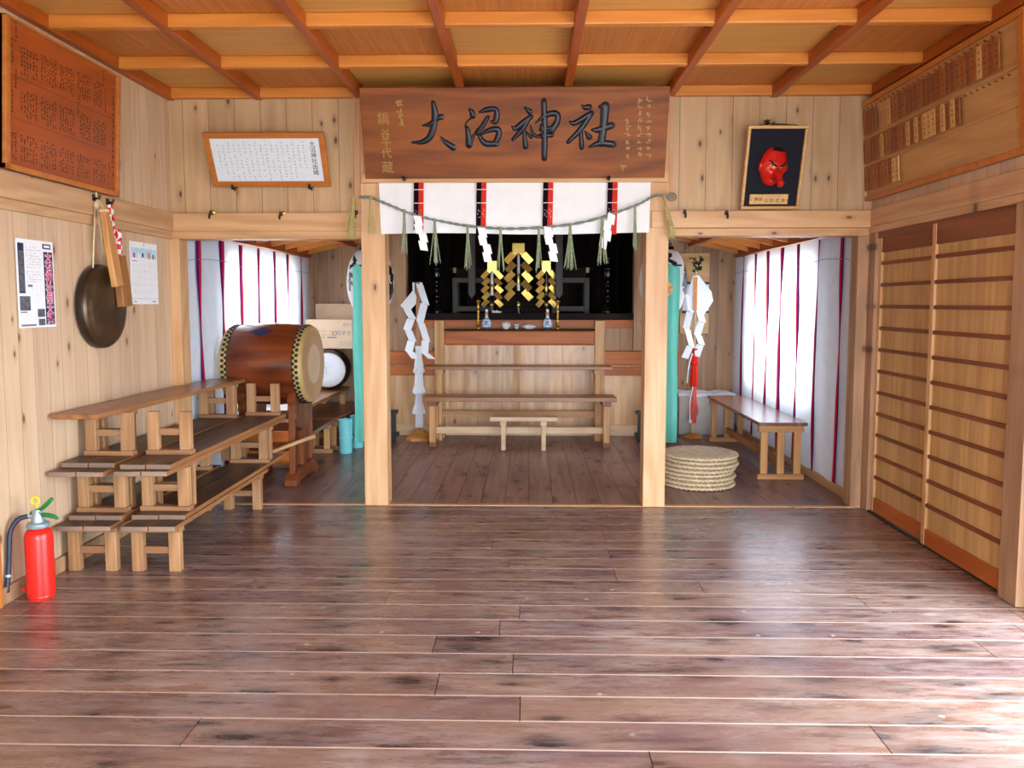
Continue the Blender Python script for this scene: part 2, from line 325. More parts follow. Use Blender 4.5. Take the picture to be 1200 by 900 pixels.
class B:
    def __init__(s): s.bm = bmesh.new()
    def verts(s, pts): return [s.bm.verts.new(p) for p in pts]
    def face(s, vs, mi=0):
        try:
            f = s.bm.faces.new(vs); f.material_index = mi; return f
        except ValueError: return None
    def box(s, x0, x1, y0, y1, z0, z1, mi=0, mat=None):
        pts = [(x, y, z) for z in (z0, z1) for y in (y0, y1) for x in (x0, x1)]
        if mat is not None: pts = [mat @ Vector(p) for p in pts]
        v = s.verts(pts)
        for f in ((0, 2, 3, 1), (4, 5, 7, 6), (0, 1, 5, 4), (2, 6, 7, 3), (0, 4, 6, 2), (1, 3, 7, 5)): s.face([v[i] for i in f], mi)
        return s
    def bar(s, a, b, w, h, mi=0, up=(0, 0, 1)):
        """square bar from a to b, w across, h along up"""
        a, b = Vector(a), Vector(b); d = (b - a); L = d.length; d.normalize()
        u = Vector(up); r = d.cross(u)
        if r.length < 1e-4: r = d.cross(Vector((0, 1, 0)))
        r.normalize(); u = r.cross(d)
        m = Matrix((r, d, u)).transposed().to_4x4(); m.translation = a
        return s.box(-w / 2, w / 2, 0, L, -h / 2, h / 2, mi, m)
    def tube(s, pts, r, seg=8, mi=0, caps=True):
        P = [Vector(p) for p in pts]; R = r if isinstance(r, (list, tuple)) else [r] * len(P); rows = []
        prev = None
        for i, p in enumerate(P):
            d = (P[min(i + 1, len(P) - 1)] - P[max(i - 1, 0)])
            if d.length < 1e-9: d = Vector((0, 0, 1))
            d.normalize()
            if prev is None:
                n = d.cross(Vector((0, 0, 1)) if abs(d.z) < .9 else Vector((1, 0, 0))); n.normalize()
            else:
                n = prev - d * prev.dot(d)
                if n.length < 1e-6: n = d.orthogonal()
                n.normalize()
            prev = n; b = d.cross(n)
            rows.append(s.verts([p + (n * cos(2 * pi * k / seg) + b * sin(2 * pi * k / seg)) * R[i] for k in range(seg)]))
        for a, c in zip(rows, rows[1:]):
            for k in range(seg): s.face([a[k], a[(k + 1) % seg], c[(k + 1) % seg], c[k]], mi)
        if caps: s.face(rows[0][::-1], mi); s.face(rows[-1], mi)
        return s
    def lathe(s, prof, seg=24, mat=None, mi=0, mis=None):
        """prof: (radius, height) pairs around local Z"""
        mat = mat or Matrix(); rows = []
        for r, z in prof:
            if r < 1e-6: rows.append(s.verts([mat @ Vector((0, 0, z))]))
            else: rows.append(s.verts([mat @ Vector((r * cos(2 * pi * k / seg), r * sin(2 * pi * k / seg), z)) for k in range(seg)]))
        for i, (a, c) in enumerate(zip(rows, rows[1:])):
            q = mis[i] if mis else mi
            for k in range(seg):
                k2 = (k + 1) % seg
                if len(a) == 1 and len(c) == 1: continue
                if len(a) == 1: s.face([a[0], c[k2], c[k]], q)
                elif len(c) == 1: s.face([a[k], a[k2], c[0]], q)
                else: s.face([a[k], a[k2], c[k2], c[k]], q)
        return s
    def prism(s, poly, d, mat=None, mi=0):
        mat = mat or Matrix()
        a = s.verts([mat @ Vector((x, y, 0)) for x, y in poly]); c = s.verts([mat @ Vector((x, y, d)) for x, y in poly]); n = len(poly)
        s.face(a[::-1], mi); s.face(c, mi)
        for k in range(n): s.face([a[k], a[(k + 1) % n], c[(k + 1) % n], c[k]], mi)
        return s
    def grid(s, fn, nu, nv, mi=0, mfn=None):
        rows = [s.verts([fn(i / nu, j / nv) for i in range(nu + 1)]) for j in range(nv + 1)]
        for j in range(nv):
            for i in range(nu):
                s.face([rows[j][i], rows[j][i + 1], rows[j + 1][i + 1], rows[j + 1][i]], mfn(i, j) if mfn else mi)
        return s
    def stroke(s, pts, widths, h, mat, mi=0, n=7, z=0.0):
        """a raised brush stroke: pts in a plane, full width at each point"""
        P = catmull([(x, y, w) for (x, y), w in zip(pts, widths)], n); L = len(P); rows = []
        for i, p in enumerate(P):
            q = P[max(i - 1, 0)]; r = P[min(i + 1, L - 1)]; d = Vector((r.x - q.x, r.y - q.y)); d = d.normalized() if d.length > 1e-9 else Vector((1, 0))
            nn = Vector((-d.y, d.x)); w = max(p.z, .0005) / 2; c = Vector((p.x, p.y))
            l = c + nn * w; l2 = c + nn * w * .55; rr = c - nn * w; r2 = c - nn * w * .55
            rows.append(s.verts([mat @ Vector((l.x, l.y, z)), mat @ Vector((l2.x, l2.y, z + h * .8)), mat @ Vector((c.x, c.y, z + h)), mat @ Vector((r2.x, r2.y, z + h * .8)), mat @ Vector((rr.x, rr.y, z))]))
        for a, b in zip(rows, rows[1:]):
            for k in range(4): s.face([a[k], b[k], b[k + 1], a[k + 1]], mi)
        for row, i, sg in ((rows[0], 0, -1), (rows[-1], L - 1, 1)):
            q = P[max(i - 1, 0)]; r = P[min(i + 1, L - 1)]; d = Vector((r.x - q.x, r.y - q.y)); d = d.normalized() if d.length > 1e-9 else Vector((1, 0))
            p = P[i]; w = max(p.z, .0005) / 2; nn = Vector((-d.y, d.x)); tip = []
            for k in range(1, 6):
                a = pi / 2 - pi * k / 6
                v = Vector((p.x, p.y)) + nn * w * sin(a) + d * sg * w * cos(a)
                tip.append(mat @ Vector((v.x, v.y, z)))
            tv = s.verts(tip); ring = [row[0]] + tv + [row[4]]
            for a, b in zip(ring, ring[1:]): s.face([a, b, row[2]] if sg > 0 else [b, a, row[2]], mi)
        return s
    def text(s, body, size, mat, extrude=.0008, mi=0, align='CENTER', offset=0.0, sx=1.0):
        c = bpy.data.curves.new('lettering', 'FONT'); c.body = body; c.size = size; c.extrude = extrude; c.align_x = align; c.align_y = 'CENTER'; c.offset = offset
        o = bpy.data.objects.new('lettering', c); C.objects.link(o)
        dg = bpy.context.evaluated_depsgraph_get(); me = bpy.data.meshes.new_from_object(o.evaluated_get(dg))
        me.transform(mat @ Matrix.Diagonal((sx, 1, 1, 1)))
        n0 = len(s.bm.faces); s.bm.from_mesh(me); s.bm.faces.ensure_lookup_table()
        for f in s.bm.faces[n0:]: f.material_index = mi
        bpy.data.objects.remove(o); bpy.data.curves.remove(c); bpy.data.meshes.remove(me)
        return s
    def marks(s, x0, y0, size, mat, n=3, mi=0, r=None, h=.0008):
        """one tiny illegible handwritten character: a few short strokes"""
        r = r or rng
        for k in range(n):
            cx = x0 + r.uniform(-.28, .28) * size; cy = y0 + r.uniform(-.3, .3) * size
            if r.random() < .55: w, hh = size * r.uniform(.4, .85), size * .13
            else: w, hh = size * .13, size * r.uniform(.4, .85)
            s.box(cx - w / 2, cx + w / 2, cy - hh / 2, cy + hh / 2, .0001, h, mi, mat)
        return s
    def build(s, name, mats, parent=None, smooth=False, bevel=0, structure=False, seg=2, angle=35):
        mats = mats if isinstance(mats, (list, tuple)) else [mats]
        bm = s.bm
        bmesh.ops.recalc_face_normals(bm, faces=bm.faces)
        me = bpy.data.meshes.new(name); o = bpy.data.objects.new(name, me); C.objects.link(o)
        if parent is not None:
            r = parent
            while r.parent: r = r.parent
            bm.transform(ROOT[r.name].inverted()); o.parent = parent
        elif not structure:
            xs = [v.co for v in bm.verts]
            lo = Vector((min(v.x for v in xs), min(v.y for v in xs), min(v.z for v in xs))); hi = Vector((max(v.x for v in xs), max(v.y for v in xs), max(v.z for v in xs)))
            b = Vector(((lo.x + hi.x) / 2, (lo.y + hi.y) / 2, lo.z)); bm.transform(Matrix.Translation(-b)); o.location = b
            ROOT[o.name] = Matrix.Translation(b)
        else:
            ROOT[o.name] = Matrix()
        bm.to_mesh(me); bm.free()
        for m in mats: me.materials.append(M[m] if isinstance(m, str) else m)
        if smooth:
            for p in me.polygons: p.use_smooth = True
            if smooth == 'auto':
                me.set_sharp_from_angle(angle=radians(angle))
        if bevel:
            md = o.modifiers.new('bevel', 'BEVEL'); md.width = bevel; md.segments = seg; md.limit_method = 'ANGLE'; md.angle_limit = radians(40)
        if structure: o['kind'] = 'structure'
        return o

def thing(name, label, cat, loc=(0, 0, 0), rz=0, group=None):
    o = bpy.data.objects.new(name, None); C.objects.link(o); o.location = loc; o.rotation_euler = (0, 0, rz); o.empty_display_size = .1
    o['label'] = label; o['category'] = cat
    if group: o['group'] = group
    ROOT[o.name] = loc_rot(loc, rz)
    return o
def tag(o, label, cat, group=None, kind=None):
    o['label'] = label; o['category'] = cat
    if group: o['group'] = group
    if kind: o['kind'] = kind
    return o
def dup(root, loc, rz=None, label=None, group=None):
    r = root.copy(); C.objects.link(r); r.location = loc
    if rz is not None: r.rotation_euler = (0, 0, rz)
    if label: r['label'] = label
    if group: r['group'] = group
    for ch in list(root.children):
        c = ch.copy(); C.objects.link(c); c.parent = r
        for g in ch.children:
            d = g.copy(); C.objects.link(d); d.parent = c
    return r
def S(name, mat, *boxes, bevel=0, **kw):
    b = B()
    for q in boxes: b.box(*q)
    return b.build(name, mat, None, structure=True, bevel=bevel, **kw)
def plane_mat(o, u, v):
    u = Vector(u).normalized(); v = Vector(v).normalized(); n = u.cross(v)
    m = Matrix((u, v, n)).transposed().to_4x4(); m.translation = Vector(o); return m
# ---------------------------------------------------------------- the setting
S('ground', 'ground', (-30, 30, -30, 30, -.5, -.42))  # unseen plane outside, added in light grey to bounce daylight
S('floor', 'floor', (-2.75, 2.62, -2.15, 5.875, -.12, 0))
S('floor', 'floor_in', (-2.9, 2.7, 5.925, 10.7, -.12, -.002))
S('trim_1', 'beam_x', (-2.63, 2.47, 5.875, 5.925, -.12, .004))
S('ceiling', 'ceil', (-2.75, 2.62, -2.15, 6.1, 3.045, 3.1))
S('wall_left', 'wall_l', (-2.73, -2.63, -2.15, 6.0, -.1, 3.045))
# right wall: boards above, two panelled sliding doors, an open side door nearer the entrance
S('wall_right', 'wall_l', (2.47, 2.57, -2.15, 6.0, 2.0, 3.045), (2.47, 2.57, -2.15, .35, -.1, 2.0), (2.47, 2.57, 3.75, 3.96, -.1, 2.0))
S('wall_rear', 'wall_b', (-2.73, -1.35, -2.2, -2.1, -.1, 3.045), (2.45, 2.57, -2.2, -2.1, -.1, 3.045), (-1.35, 2.45, -2.2, -2.1, 2.45, 3.045))
S('wall_front', 'wall_b', (-2.63, -1.2, 5.95, 6.0, 2.0, 3.045), (.99, 2.47, 5.95, 6.0, 2.0, 3.045), (-1.2, .99, 5.95, 6.0, 2.4, 3.045))
# ceiling battens
for k in range(-3, 4):
    x = .265 + .742 * k
    S('ceiling_beam', 'coffer_y', (x - .028, x + .028, -2.1, 5.95, 2.965, 3.045), bevel=.008)
for x in (-2.605, 2.445):
    S('ceiling_beam', 'coffer_y', (x - .025, x + .025, -2.1, 5.95, 2.965, 3.045), bevel=.006)
for k in range(11):
    y = 5.92 - .742 * k
    S('ceiling_beam', 'coffer_x', (-2.63, 2.47, y - .028, y + .028, 2.972, 3.045), bevel=.008)
# pillars, posts and beams
S('pillar', 'pillar', (-1.216, -1.043, 5.86, 6.03, 0, 2.97), bevel=.006)
S('pillar', 'pillar', (.838, 1.0, 5.86, 6.03, 0, 2.97), bevel=.006)
S('lintel', 'beam_x', (-1.2, .985, 5.815, 5.95, 2.355, 2.43), bevel=.004)
S('trim_2', 'pillar', (-1.262, -1.222, 5.9, 5.96, 2.15, 2.97))
S('trim_2', 'pillar', (1.005, 1.03, 5.9, 5.96, 2.15, 2.97))
S('beam', 'beam_x', (-2.63, -1.215, 5.87, 5.95, 2.02, 2.15), bevel=.004)
S('beam', 'beam_x', (.872, 2.47, 5.84, 5.95, 2.035, 2.155), bevel=.004)
S('beam', 'beam_x', (-2.63, -1.218, 5.885, 6.05, 1.965, 2.02), bevel=.003)
S('beam', 'beam_x', (1.002, 2.47, 5.885, 6.05, 1.98, 2.035), bevel=.003)
S('beam', 'beam_y', (-2.63, -2.585, -2.1, 5.87, 2.02, 2.15), bevel=.004)
S('beam', 'beam_y', (-2.63, -2.605, -2.1, 5.885, 1.965, 2.02), bevel=.003)
S('beam', 'beam_y', (2.42, 2.47, -2.1, 5.84, 2.04, 2.16), bevel=.004)
S('beam', 'beam_y', (2.43, 2.47, -2.1, 5.885, 1.995, 2.04), bevel=.003)
S('pillar', 'pillar', (-2.63, -2.555, 5.885, 6.03, 0, 1.965), bevel=.004)
S('pillar', 'post_r', (2.365, 2.47, 5.9, 6.03, 0, 1.98), bevel=.004)
S('pillar', 'post_r', (2.435, 2.5, 5.775, 5.885, 0, 1.995), bevel=.004)
S('pillar', 'post_r', (2.405, 2.5, 3.93, 4.085, 0, 1.995), bevel=.004)
S('trim_3', 'orange_z', (-2.63, -2.595, 3.66, 3.83, 0, 1.965), bevel=.004)
S('trim_4', 'post_r', (-2.63, -2.6, -2.1, 3.66, .0, .09))
S('trim_4', 'post_r', (-2.63, -2.605, 3.83, 5.885, .0, .085), bevel=.004)
S('trim_5', 'iron', (2.44, 2.5, 4.085, 5.775, -.02, .012))
S('trim_6', 'batten', (2.45, 2.49, 4.085, 5.775, 1.95, 1.995))
# exterior side of the door track
def sliding_door(name, y0, y1, x, label_part):
    fr = S(name, 'door_panel', (x + .012, x + .022, y0 + .02, y1 - .02, .02, 1.97))
    b = B(); b.box(x - .004, x + .024, y0, y0 + .045, .014, 1.975); b.build('stile', 'door_stile', fr, bevel=.003)
    b = B(); b.box(x - .004, x + .024, y1 - .045, y1, .014, 1.975); b.build('stile', 'door_stile', fr, bevel=.003)
    b = B(); b.box(x - .002, x + .024, y0 + .045, y1 - .045, 1.85, 1.975); b.build('top_rail', 'batten', fr, bevel=.003)
    b = B(); b.box(x - .002, x + .024, y0 + .045, y1 - .045, .014, .115); b.build('bottom_rail', 'orange_y', fr, bevel=.003)
    for k in range(11):
        z = .262 + .1515 * k
        b = B(); b.box(x - .002, x + .016, y0 + .04, y1 - .04, z - .012, z + .012); b.build('batten', 'batten', fr, bevel=.003)
    return fr
sliding_door('door_1', 4.92, 5.77, 2.462, '')
sliding_door('door_2', 4.085, 4.965, 2.436, '')
for i, (x, yw) in enumerate(((-2.62, 1), (2.5, 1))):
    x0, x1 = (x - .17, x - .10) if x < 0 else (x + .04, x + .11)
    S('wall_alcove', 'bounce_paint', (x0, x1, 6.0, 6.9, -.1, 2.6), (x0, x1, 8.95, 9.6, -.1, 2.6), (x0, x1, 6.9, 8.95, -.1, .65), (x0, x1, 6.9, 8.95, 1.95, 2.6))  # unseen behind the curtain, set back and whitened to bounce light
    w = S('window_%d' % (i + 1), 'post_r', (x0 - .01, x1 + .01, 6.86, 6.93, .62, 1.98), (x0 - .01, x1 + .01, 8.92, 8.99, .62, 1.98), (x0 - .01, x1 + .01, 6.93, 8.92, .62, .68), (x0 - .01, x1 + .01, 6.93, 8.92, 1.92, 1.98))
    xm = (x0 + x1) / 2
    b = B()
    for q in range(4): b.box(xm - .012, xm + .012, 6.93, 8.92, .9 + q * .25 - .008, .9 + q * .25 + .008)
    for q in range(5): b.box(xm - .012, xm + .012, 7.27 + q * .33 - .012, 7.27 + q * .33 + .012, .68, 1.92)
    b.build('lattice', 'post_r', w)
# altar front wall with the dark inner shrine behind it, and the alcove end walls
S('wall_altar', 'altar_board', (-1.78, 1.66, 9.08, 9.14, -.02, .8))
S('baseboard_altar', 'pale_x', (-1.78, 1.66, 9.05, 9.08, 0, .125), bevel=.003)
S('beam', 'orange_x', (-1.8, 1.68, 9.03, 9.15, .8, .965), bevel=.012)
S('beam', 'orange_x', (-1.8, 1.68, 9.045, 9.15, .685, .785), bevel=.008)
S('wall_altar', 'wall_alc', (-1.5, 1.3, 9.09, 9.14, .965, 1.22))
S('beam', 'orange_x', (-1.36, 1.18, 9.06, 9.16, 1.22, 1.312), bevel=.006)
S('sill', 'dark_x', (-1.38, 1.2, 9.04, 9.2, 1.312, 1.385), bevel=.004)
S('pillar', 'wall_alc', (-1.52, -1.37, 9.02, 9.16, .965, 2.6), bevel=.005)
S('pillar', 'wall_alc', (1.165, 1.3, 9.02, 9.16, .965, 2.6), bevel=.005)
S('wall_altar', 'wall_alc', (-1.78, -1.52, 9.1, 9.14, .965, 2.9), (1.3, 1.66, 9.1, 9.14, .965, 2.9), (-1.52, 1.3, 9.1, 9.14, 2.45, 2.9))
S('wall_altar', 'wall_alc', (-1.78, -1.7, 9.14, 9.62, -.1, 2.9), (1.6, 1.66, 9.14, 9.62, -.1, 2.9))
S('wall_alcove', 'wall_alc', (-2.9, -1.7, 9.55, 9.62, -.1, 2.9), (1.6, 2.7, 9.55, 9.62, -.1, 2.9))
S('wall_alcove', 'bounce_paint', (-2.85, -2.63, 5.95, 6.03, -.1, 2.2), (2.47, 2.67, 5.95, 6.03, -.1, 2.2))
S('wall_shrine', 'dark_shrine', (-1.42, 1.22, 10.9, 10.98, 1.2, 2.6), (-1.46, -1.4, 9.16, 10.98, 1.2, 2.6), (1.2, 1.26, 9.16, 10.98, 1.2, 2.6))
S('floor', 'dark_x', (-1.4, 1.2, 9.16, 10.9, 1.28, 1.37))
S('ceiling', 'dark_shrine', (-1.46, 1.26, 9.14, 10.98, 2.55, 2.62))
S('ceiling', 'wall_alc', (-1.3, 1.1, 6.0, 9.2, 2.75, 2.82))
# alcove ceilings slope down to the outer walls, on rafters and a purlin
for sg, xi, xo in ((-1, -1.1, -2.62), (1, .9, 2.45)):
    zo = 2.125
    def zz(x, sg=sg, xo=xo, zo=zo): return zo + .23 * abs(x - xo)
    b = B()
    P = [(xo, zz(xo)), (xi, zz(xi)), (xi, zz(xi) + .02), (xo, zz(xo) + .02)]
    m = Matrix(((1, 0, 0, 0), (0, 0, 1, 6.0), (0, 1, 0, 0), (0, 0, 0, 1)))
    P[0] = (xo + sg * .3, zz(xo)); P[3] = (xo + sg * .3, zz(xo) + .02); b.prism(P, 3.6, m); b.build('ceiling', 'orange_y', None, structure=True)
    for k in range(8):
        y = 6.28 + .45 * k
        b = B(); m = Matrix(((1, 0, 0, 0), (0, 0, 1, y - .02), (0, 1, 0, 0), (0, 0, 0, 1)))
        b.prism([(xo, zz(xo) - .075), (xi, zz(xi) - .07), (xi, zz(xi) + .01), (xo, zz(xo) + .01)], .04, m)
        b.build('rafter', 'coffer_x', None, structure=True)
    xp = xo - sg * .56
    S('purlin', 'coffer_y', (xp - .03, xp + .03, 6.03, 9.55, zz(xp) - .1, zz(xp) - .04))
    S('purlin', 'coffer_y', (min(xo, xo - sg * .05), max(xo, xo - sg * .05), 6.03, 9.55, zo - .09, zo + .02))
    S('ceiling', 'wall_alc', (min(xi, xi - sg * .03), max(xi, xi - sg * .03), 6.0, 9.6, zz(xi), 2.8))
S('baseboard_left', 'beam_y', (-2.62, -2.575, 6.03, 9.55, 0, .075), bevel=.003)
S('baseboard_right', 'beam_y', (2.415, 2.48, 6.03, 9.55, 0, .075), bevel=.003)
for x0, x1 in ((-2.8, -2.72), (2.57, 2.65)): pass

# ---------------------------------------------------------------- striped curtains over the alcove windows
def curtain(x, sgn, y0, y1, label):
    t = thing('striped_curtain', label, 'curtain', (x, (y0 + y1) / 2, .09))
    def sx(y, z):
        return x + .006 * sin(y * 11 + .6 * z) + .003 * sin(y * 23 + 1.7) + .003 * sin(z * 3 + y * 5)
    b = B(); b.grid(lambda u, v: (sx(y0 + (y1 - y0) * u, .09 + 1.93 * v), y0 + (y1 - y0) * u, .09 + 1.93 * v + (.012 * sin(u * 40) if v == 0 else 0)), 220, 40)
    cl = b.build('cloth', 'curtain', t, smooth=True)
    k = 0
    while 6.29 + .47 * k < y1 - .1:
        yc = 6.29 + .47 * k + rng.uniform(-.02, .02); ph = rng.uniform(0, 6)
        for q, mm in ((0, 'band_purple'), (1, 'band_red')):
            def edge(z, f, yc=yc, ph=ph):
                w = .036 + .014 * sin(z * 3.1 + ph) + .008 * sin(z * 7 + ph * 2)
                c = yc + .012 * sin(z * 2.2 + ph)
                return c + (f - .5) * 2 * w
            b = B(); f0, f1 = (.0, .5) if q == 0 else (.5, 1.0)
            b.grid(lambda u, v: (sx(edge(.09 + 1.93 * v, f0 + (f1 - f0) * u), .09 + 1.93 * v) - sgn * .013, edge(.09 + 1.93 * v, f0 + (f1 - f0) * u), .092 + 1.926 * v), 2, 40)
            o = b.build('stripe', mm, cl, smooth=True)
        k += 1
    b = B()
    pts = [(sx(yy, 1.82) - sgn * .017, yy, 1.82 + .03 * abs(sin(yy * 2.6))) for yy in [y0 + .04 + (y1 - y0 - .1) * i / 40 for i in range(41)]]
    b.tube(pts, .0022, 5); b.build('cord', 'print_grey', t)
curtain(-2.59, -1, 6.04, 9.5, 'white curtain with red and purple stripes on the window behind the big drum')
curtain(2.4, 1, 6.04, 9.5, 'white curtain with red and purple stripes on the window behind the long bench')

# ---------------------------------------------------------------- big carved sign
sb, st = (5.80, 2.375), (5.60, 2.97)
def lean(xc, y, z, y2, z2): return plane_mat((xc, y, z), (1, 0, 0), (0, y2 - y, z2 - z))
SM = lean(-.105, 5.795, 2.378, 5.61, 2.962)
Hs = sqrt(.185 ** 2 + .584 ** 2)
sign = thing('shrine_sign', 'large leaning wooden sign board with four dark carved brush characters over the opening', 'sign', (-.105, 5.795, 2.378))
b = B(); b.prism([(-1.058, 0), (1.058, 0), (1.058, Hs), (-1.058, Hs)], .045, SM @ Matrix.Translation((0, 0, -.045))); b.build('board', 'sign', sign, bevel=.004)
def sp(px, py):
    v = (213 - py) / 106; l = 430 - 5 * v; r = 775 + 7 * v
    return ((px - (l + r) / 2) / (r - l) * 2.116, v * Hs)
def kanji(strokes, ox, oy, k):
    b = B(); q = 2.116 / 350 / k
    for pts, ws in strokes:
        P = [sp(ox + x / k, oy + y / k) for x, y in pts]
        b.stroke(P, [w * q * 1.18 for w in ws], .012, SM)
    return b.build('character', 'signink', sign, smooth='auto', angle=60)
kanji([([(485, 300), (545, 290), (600, 245), (630, 235)], [12, 34, 34, 40]),
       ([(568, 128), (580, 200), (572, 290), (540, 385), (480, 428), (400, 430)], [30, 44, 44, 44, 34, 14]),
       ([(620, 385), (655, 428), (715, 472)], [6, 30, 46])], 425, 105, 6.667)
kanji([([(845, 180), (865, 200), (872, 228)], [16, 34, 40]), ([(872, 235), (825, 275), (812, 310), (840, 340)], [14, 9, 9, 20]),
       ([(825, 320), (836, 390), (838, 450)], [26, 40, 50]), ([(838, 455), (880, 370), (905, 330)], [34, 16, 10]),
       ([(922, 200), (980, 182), (1045, 178), (1055, 225), (1040, 275), (1008, 272)], [12, 36, 32, 40, 36, 12]),
       ([(985, 240), (945, 305), (905, 365)], [26, 32, 30]), ([(918, 380), (960, 440), (1050, 445)], [24, 40, 38]),
       ([(925, 375), (1000, 338), (1062, 335), (1065, 385), (1040, 435)], [14, 34, 40, 42, 36])], 425, 105, 6.667)
kanji([([(102, 162), (138, 195)], [14, 36]), ([(0, 300), (30, 318), (85, 275), (145, 232)], [10, 34, 36, 32]),
       ([(130, 240), (80, 325), (8, 400)], [32, 34, 22]), ([(95, 330), (97, 400), (102, 455)], [22, 30, 36]),
       ([(112, 345), (145, 382)], [10, 26]), ([(140, 295), (165, 365), (215, 382)], [8, 22, 18]), ([(190, 385), (215, 360)], [16, 10]),
       ([(243, 115), (246, 340), (241, 545)], [36, 40, 38]), ([(180, 275), (260, 218), (335, 210), (340, 265), (295, 340)], [10, 34, 40, 40, 44]),
       ([(222, 300), (236, 335)], [24, 28]), ([(215, 330), (300, 312)], [22, 26]), ([(222, 378), (295, 368)], [24, 34])], 600, 105, 6.486)
kanji([([(525, 148), (548, 165), (580, 162)], [12, 32, 38]), ([(435, 270), (470, 280), (540, 240), (595, 208)], [14, 34, 34, 36]),
       ([(590, 215), (510, 330), (420, 422)], [34, 36, 26]), ([(515, 345), (520, 462)], [26, 34]), ([(545, 340), (578, 385)], [10, 38]),
       ([(600, 332), (650, 330), (745, 298)], [16, 40, 44]), ([(655, 160), (705, 145)], [18, 36]),
       ([(697, 155), (685, 300), (665, 432)], [58, 52, 50]), ([(575, 460), (655, 432), (755, 440)], [12, 40, 44])], 600, 105, 6.486)
b = B()
for ch, px, py, sz in (('鍋', 452, 143, .085), ('谷', 454, 160, .07), ('千', 455, 171, .07), ('代', 455, 183, .075), ('蔵', 456, 200, .085)):
    u, v = sp(px, py); b.text(ch, sz, SM @ Matrix.Translation((u, v, .0008)), .0015)
r2 = random.Random(3)
for i in range(3):
    u, v = sp(471 + i * .8, 124 + i * 12); b.marks(u, v, .055, SM, 5, 0, r2, .002)
for px in (733, 747, 757):
    for k in range(9 if px > 735 else 6):
        u, v = sp(px, (122 if px > 735 else 146) + k * 8); b.marks(u, v, .04, SM, 4, 0, r2, .0015)
u, v = sp(727, 200); b.marks(u, v, .05, SM, 5, 0, r2, .0015)
b.build('gold_lettering', 'goldink', sign)
for px in (474, 709):
    x = (px - 620) / 945 * 5.77 + .01
    b = B(); b.tube([(x, 5.815, 2.385), (x, 5.74, 2.362), (x, 5.72, 2.375)], [.012, .011, .013], 10)
    tag(b.build('iron_peg', 'iron', smooth='auto'), 'black iron peg under the %s end of the big carved sign' % ('left' if px < 600 else 'right'), 'peg', 'pegs under the sign')

# ---------------------------------------------------------------- framed things on the front wall
def lean_frame(t, xc, y, z, y2, z2, w, bar, fm, depth=.03):
    m = lean(xc, y, z, y2, z2); h = sqrt((y2 - y) ** 2 + (z2 - z) ** 2)
    b = B()
    for (x0, x1, v0, v1) in ((-w / 2, w / 2, 0, bar), (-w / 2, w / 2, h - bar, h), (-w / 2, -w / 2 + bar, bar, h - bar), (w / 2 - bar, w / 2, bar, h - bar)):
        b.box(x0, x1, v0, v1, -depth, 0, 0, m)
    b.build('frame', fm, t, bevel=.005)
    return m, h
t = thing('framed_scroll_text', 'leaning orange framed white panel with handwritten columns of text on left boards', 'framed text', (-1.863, 5.88, 2.334))
m, h = lean_frame(t, -1.863, 5.885, 2.336, 5.70, 2.683, .855, .042, 'frame_o')
b = B(); b.box(-.39, .39, .04, h - .04, -.02, -.008, 0, m); pn = b.build('panel', 'paperb', t)
b = B(); r2 = random.Random(11)
for i, ch in enumerate('大沼神社由緒'):
    b.text(ch, .042, m @ Matrix.Translation((.335, h - .085 - i * .041, -.0075)), .0006)
for cidx in range(17):
    x = .27 - cidx * .038; n = 12 if cidx not in (0, 1, 16) else 9
    y0 = h - .07 - r2.choice((0, 0, .02))
    for k in range(n):
        if r2.random() < .1: continue
        b.marks(x, y0 - k * .0225, .015, m @ Matrix.Translation((0, 0, -.0078)), 2, 0, r2, .0005)
b.build('lettering', 'ink', pn)
t = thing('framed_mask', 'pale wooden frame holding a red long-nosed mask on black felt', 'framed mask', (1.71, 5.86, 2.155))
m, h = lean_frame(t, 1.715, 5.865, 2.165, 5.69, 2.715, .415, .022, 'frame_p', .035)
b = B(); b.box(-.19, .19, .02, h - .02, -.032, -.02, 0, m); b.build('backing', 'felt', t)
MM = m @ Matrix.Translation((-.01, h * .52, -.02)) @ Matrix.Rotation(radians(-6), 4, 'Z') @ Matrix.Rotation(radians(14), 4, 'Y') @ Matrix.Scale(1.03, 4)
def mask_pt(u, v):
    a = (u - .5) * pi * .98; e = (v - .5) * pi
    x = .098 * sin(a) * max(0, cos(e)) ** .8 * (1 - .22 * max(0, -sin(e))); y = .13 * sin(e); z = .075 * cos(a) * max(0, cos(e)) ** .7
    fx, fy = x / .1, y / .13
    z += .012 * math.exp(-((fx / .75) ** 2 + ((fy - .22) / .12) ** 2))          # brow ridge
    for s_ in (-1, 1):
        z -= .012 * math.exp(-(((fx - s_ * .4) / .2) ** 2 + ((fy - .02) / .1) ** 2))  # eye sockets
        z += .01 * math.exp(-(((fx - s_ * .45) / .25) ** 2 + ((fy + .3) / .18) ** 2))  # cheeks
    z -= .006 * math.exp(-((fx / .5) ** 2 + ((fy + .62) / .06) ** 2))
    z += .008 * math.exp(-((fx / .35) ** 2 + ((fy + .85) / .15) ** 2))
    return MM @ Vector((x, y, z))
b = B(); b.grid(lambda u, v: mask_pt(u, .01 + .98 * v), 36, 36); mk = b.build('mask', 'mask', t, smooth=True)
def mp(fx, fy, dz=.002):
    a = math.asin(max(-1, min(1, fx))); u = a / (pi * .98) + .5; e = math.asin(fy); v = (e / pi + .5 - .01) / .98
    return mask_pt(u, .01 + .98 * v)
nrm = (MM.to_3x3() @ Vector((0, 0, 1))).normalized()
b = B(); tip = MM @ Vector((-.005, -.092, .16)); base = MM @ Vector((0, -.02, .06))
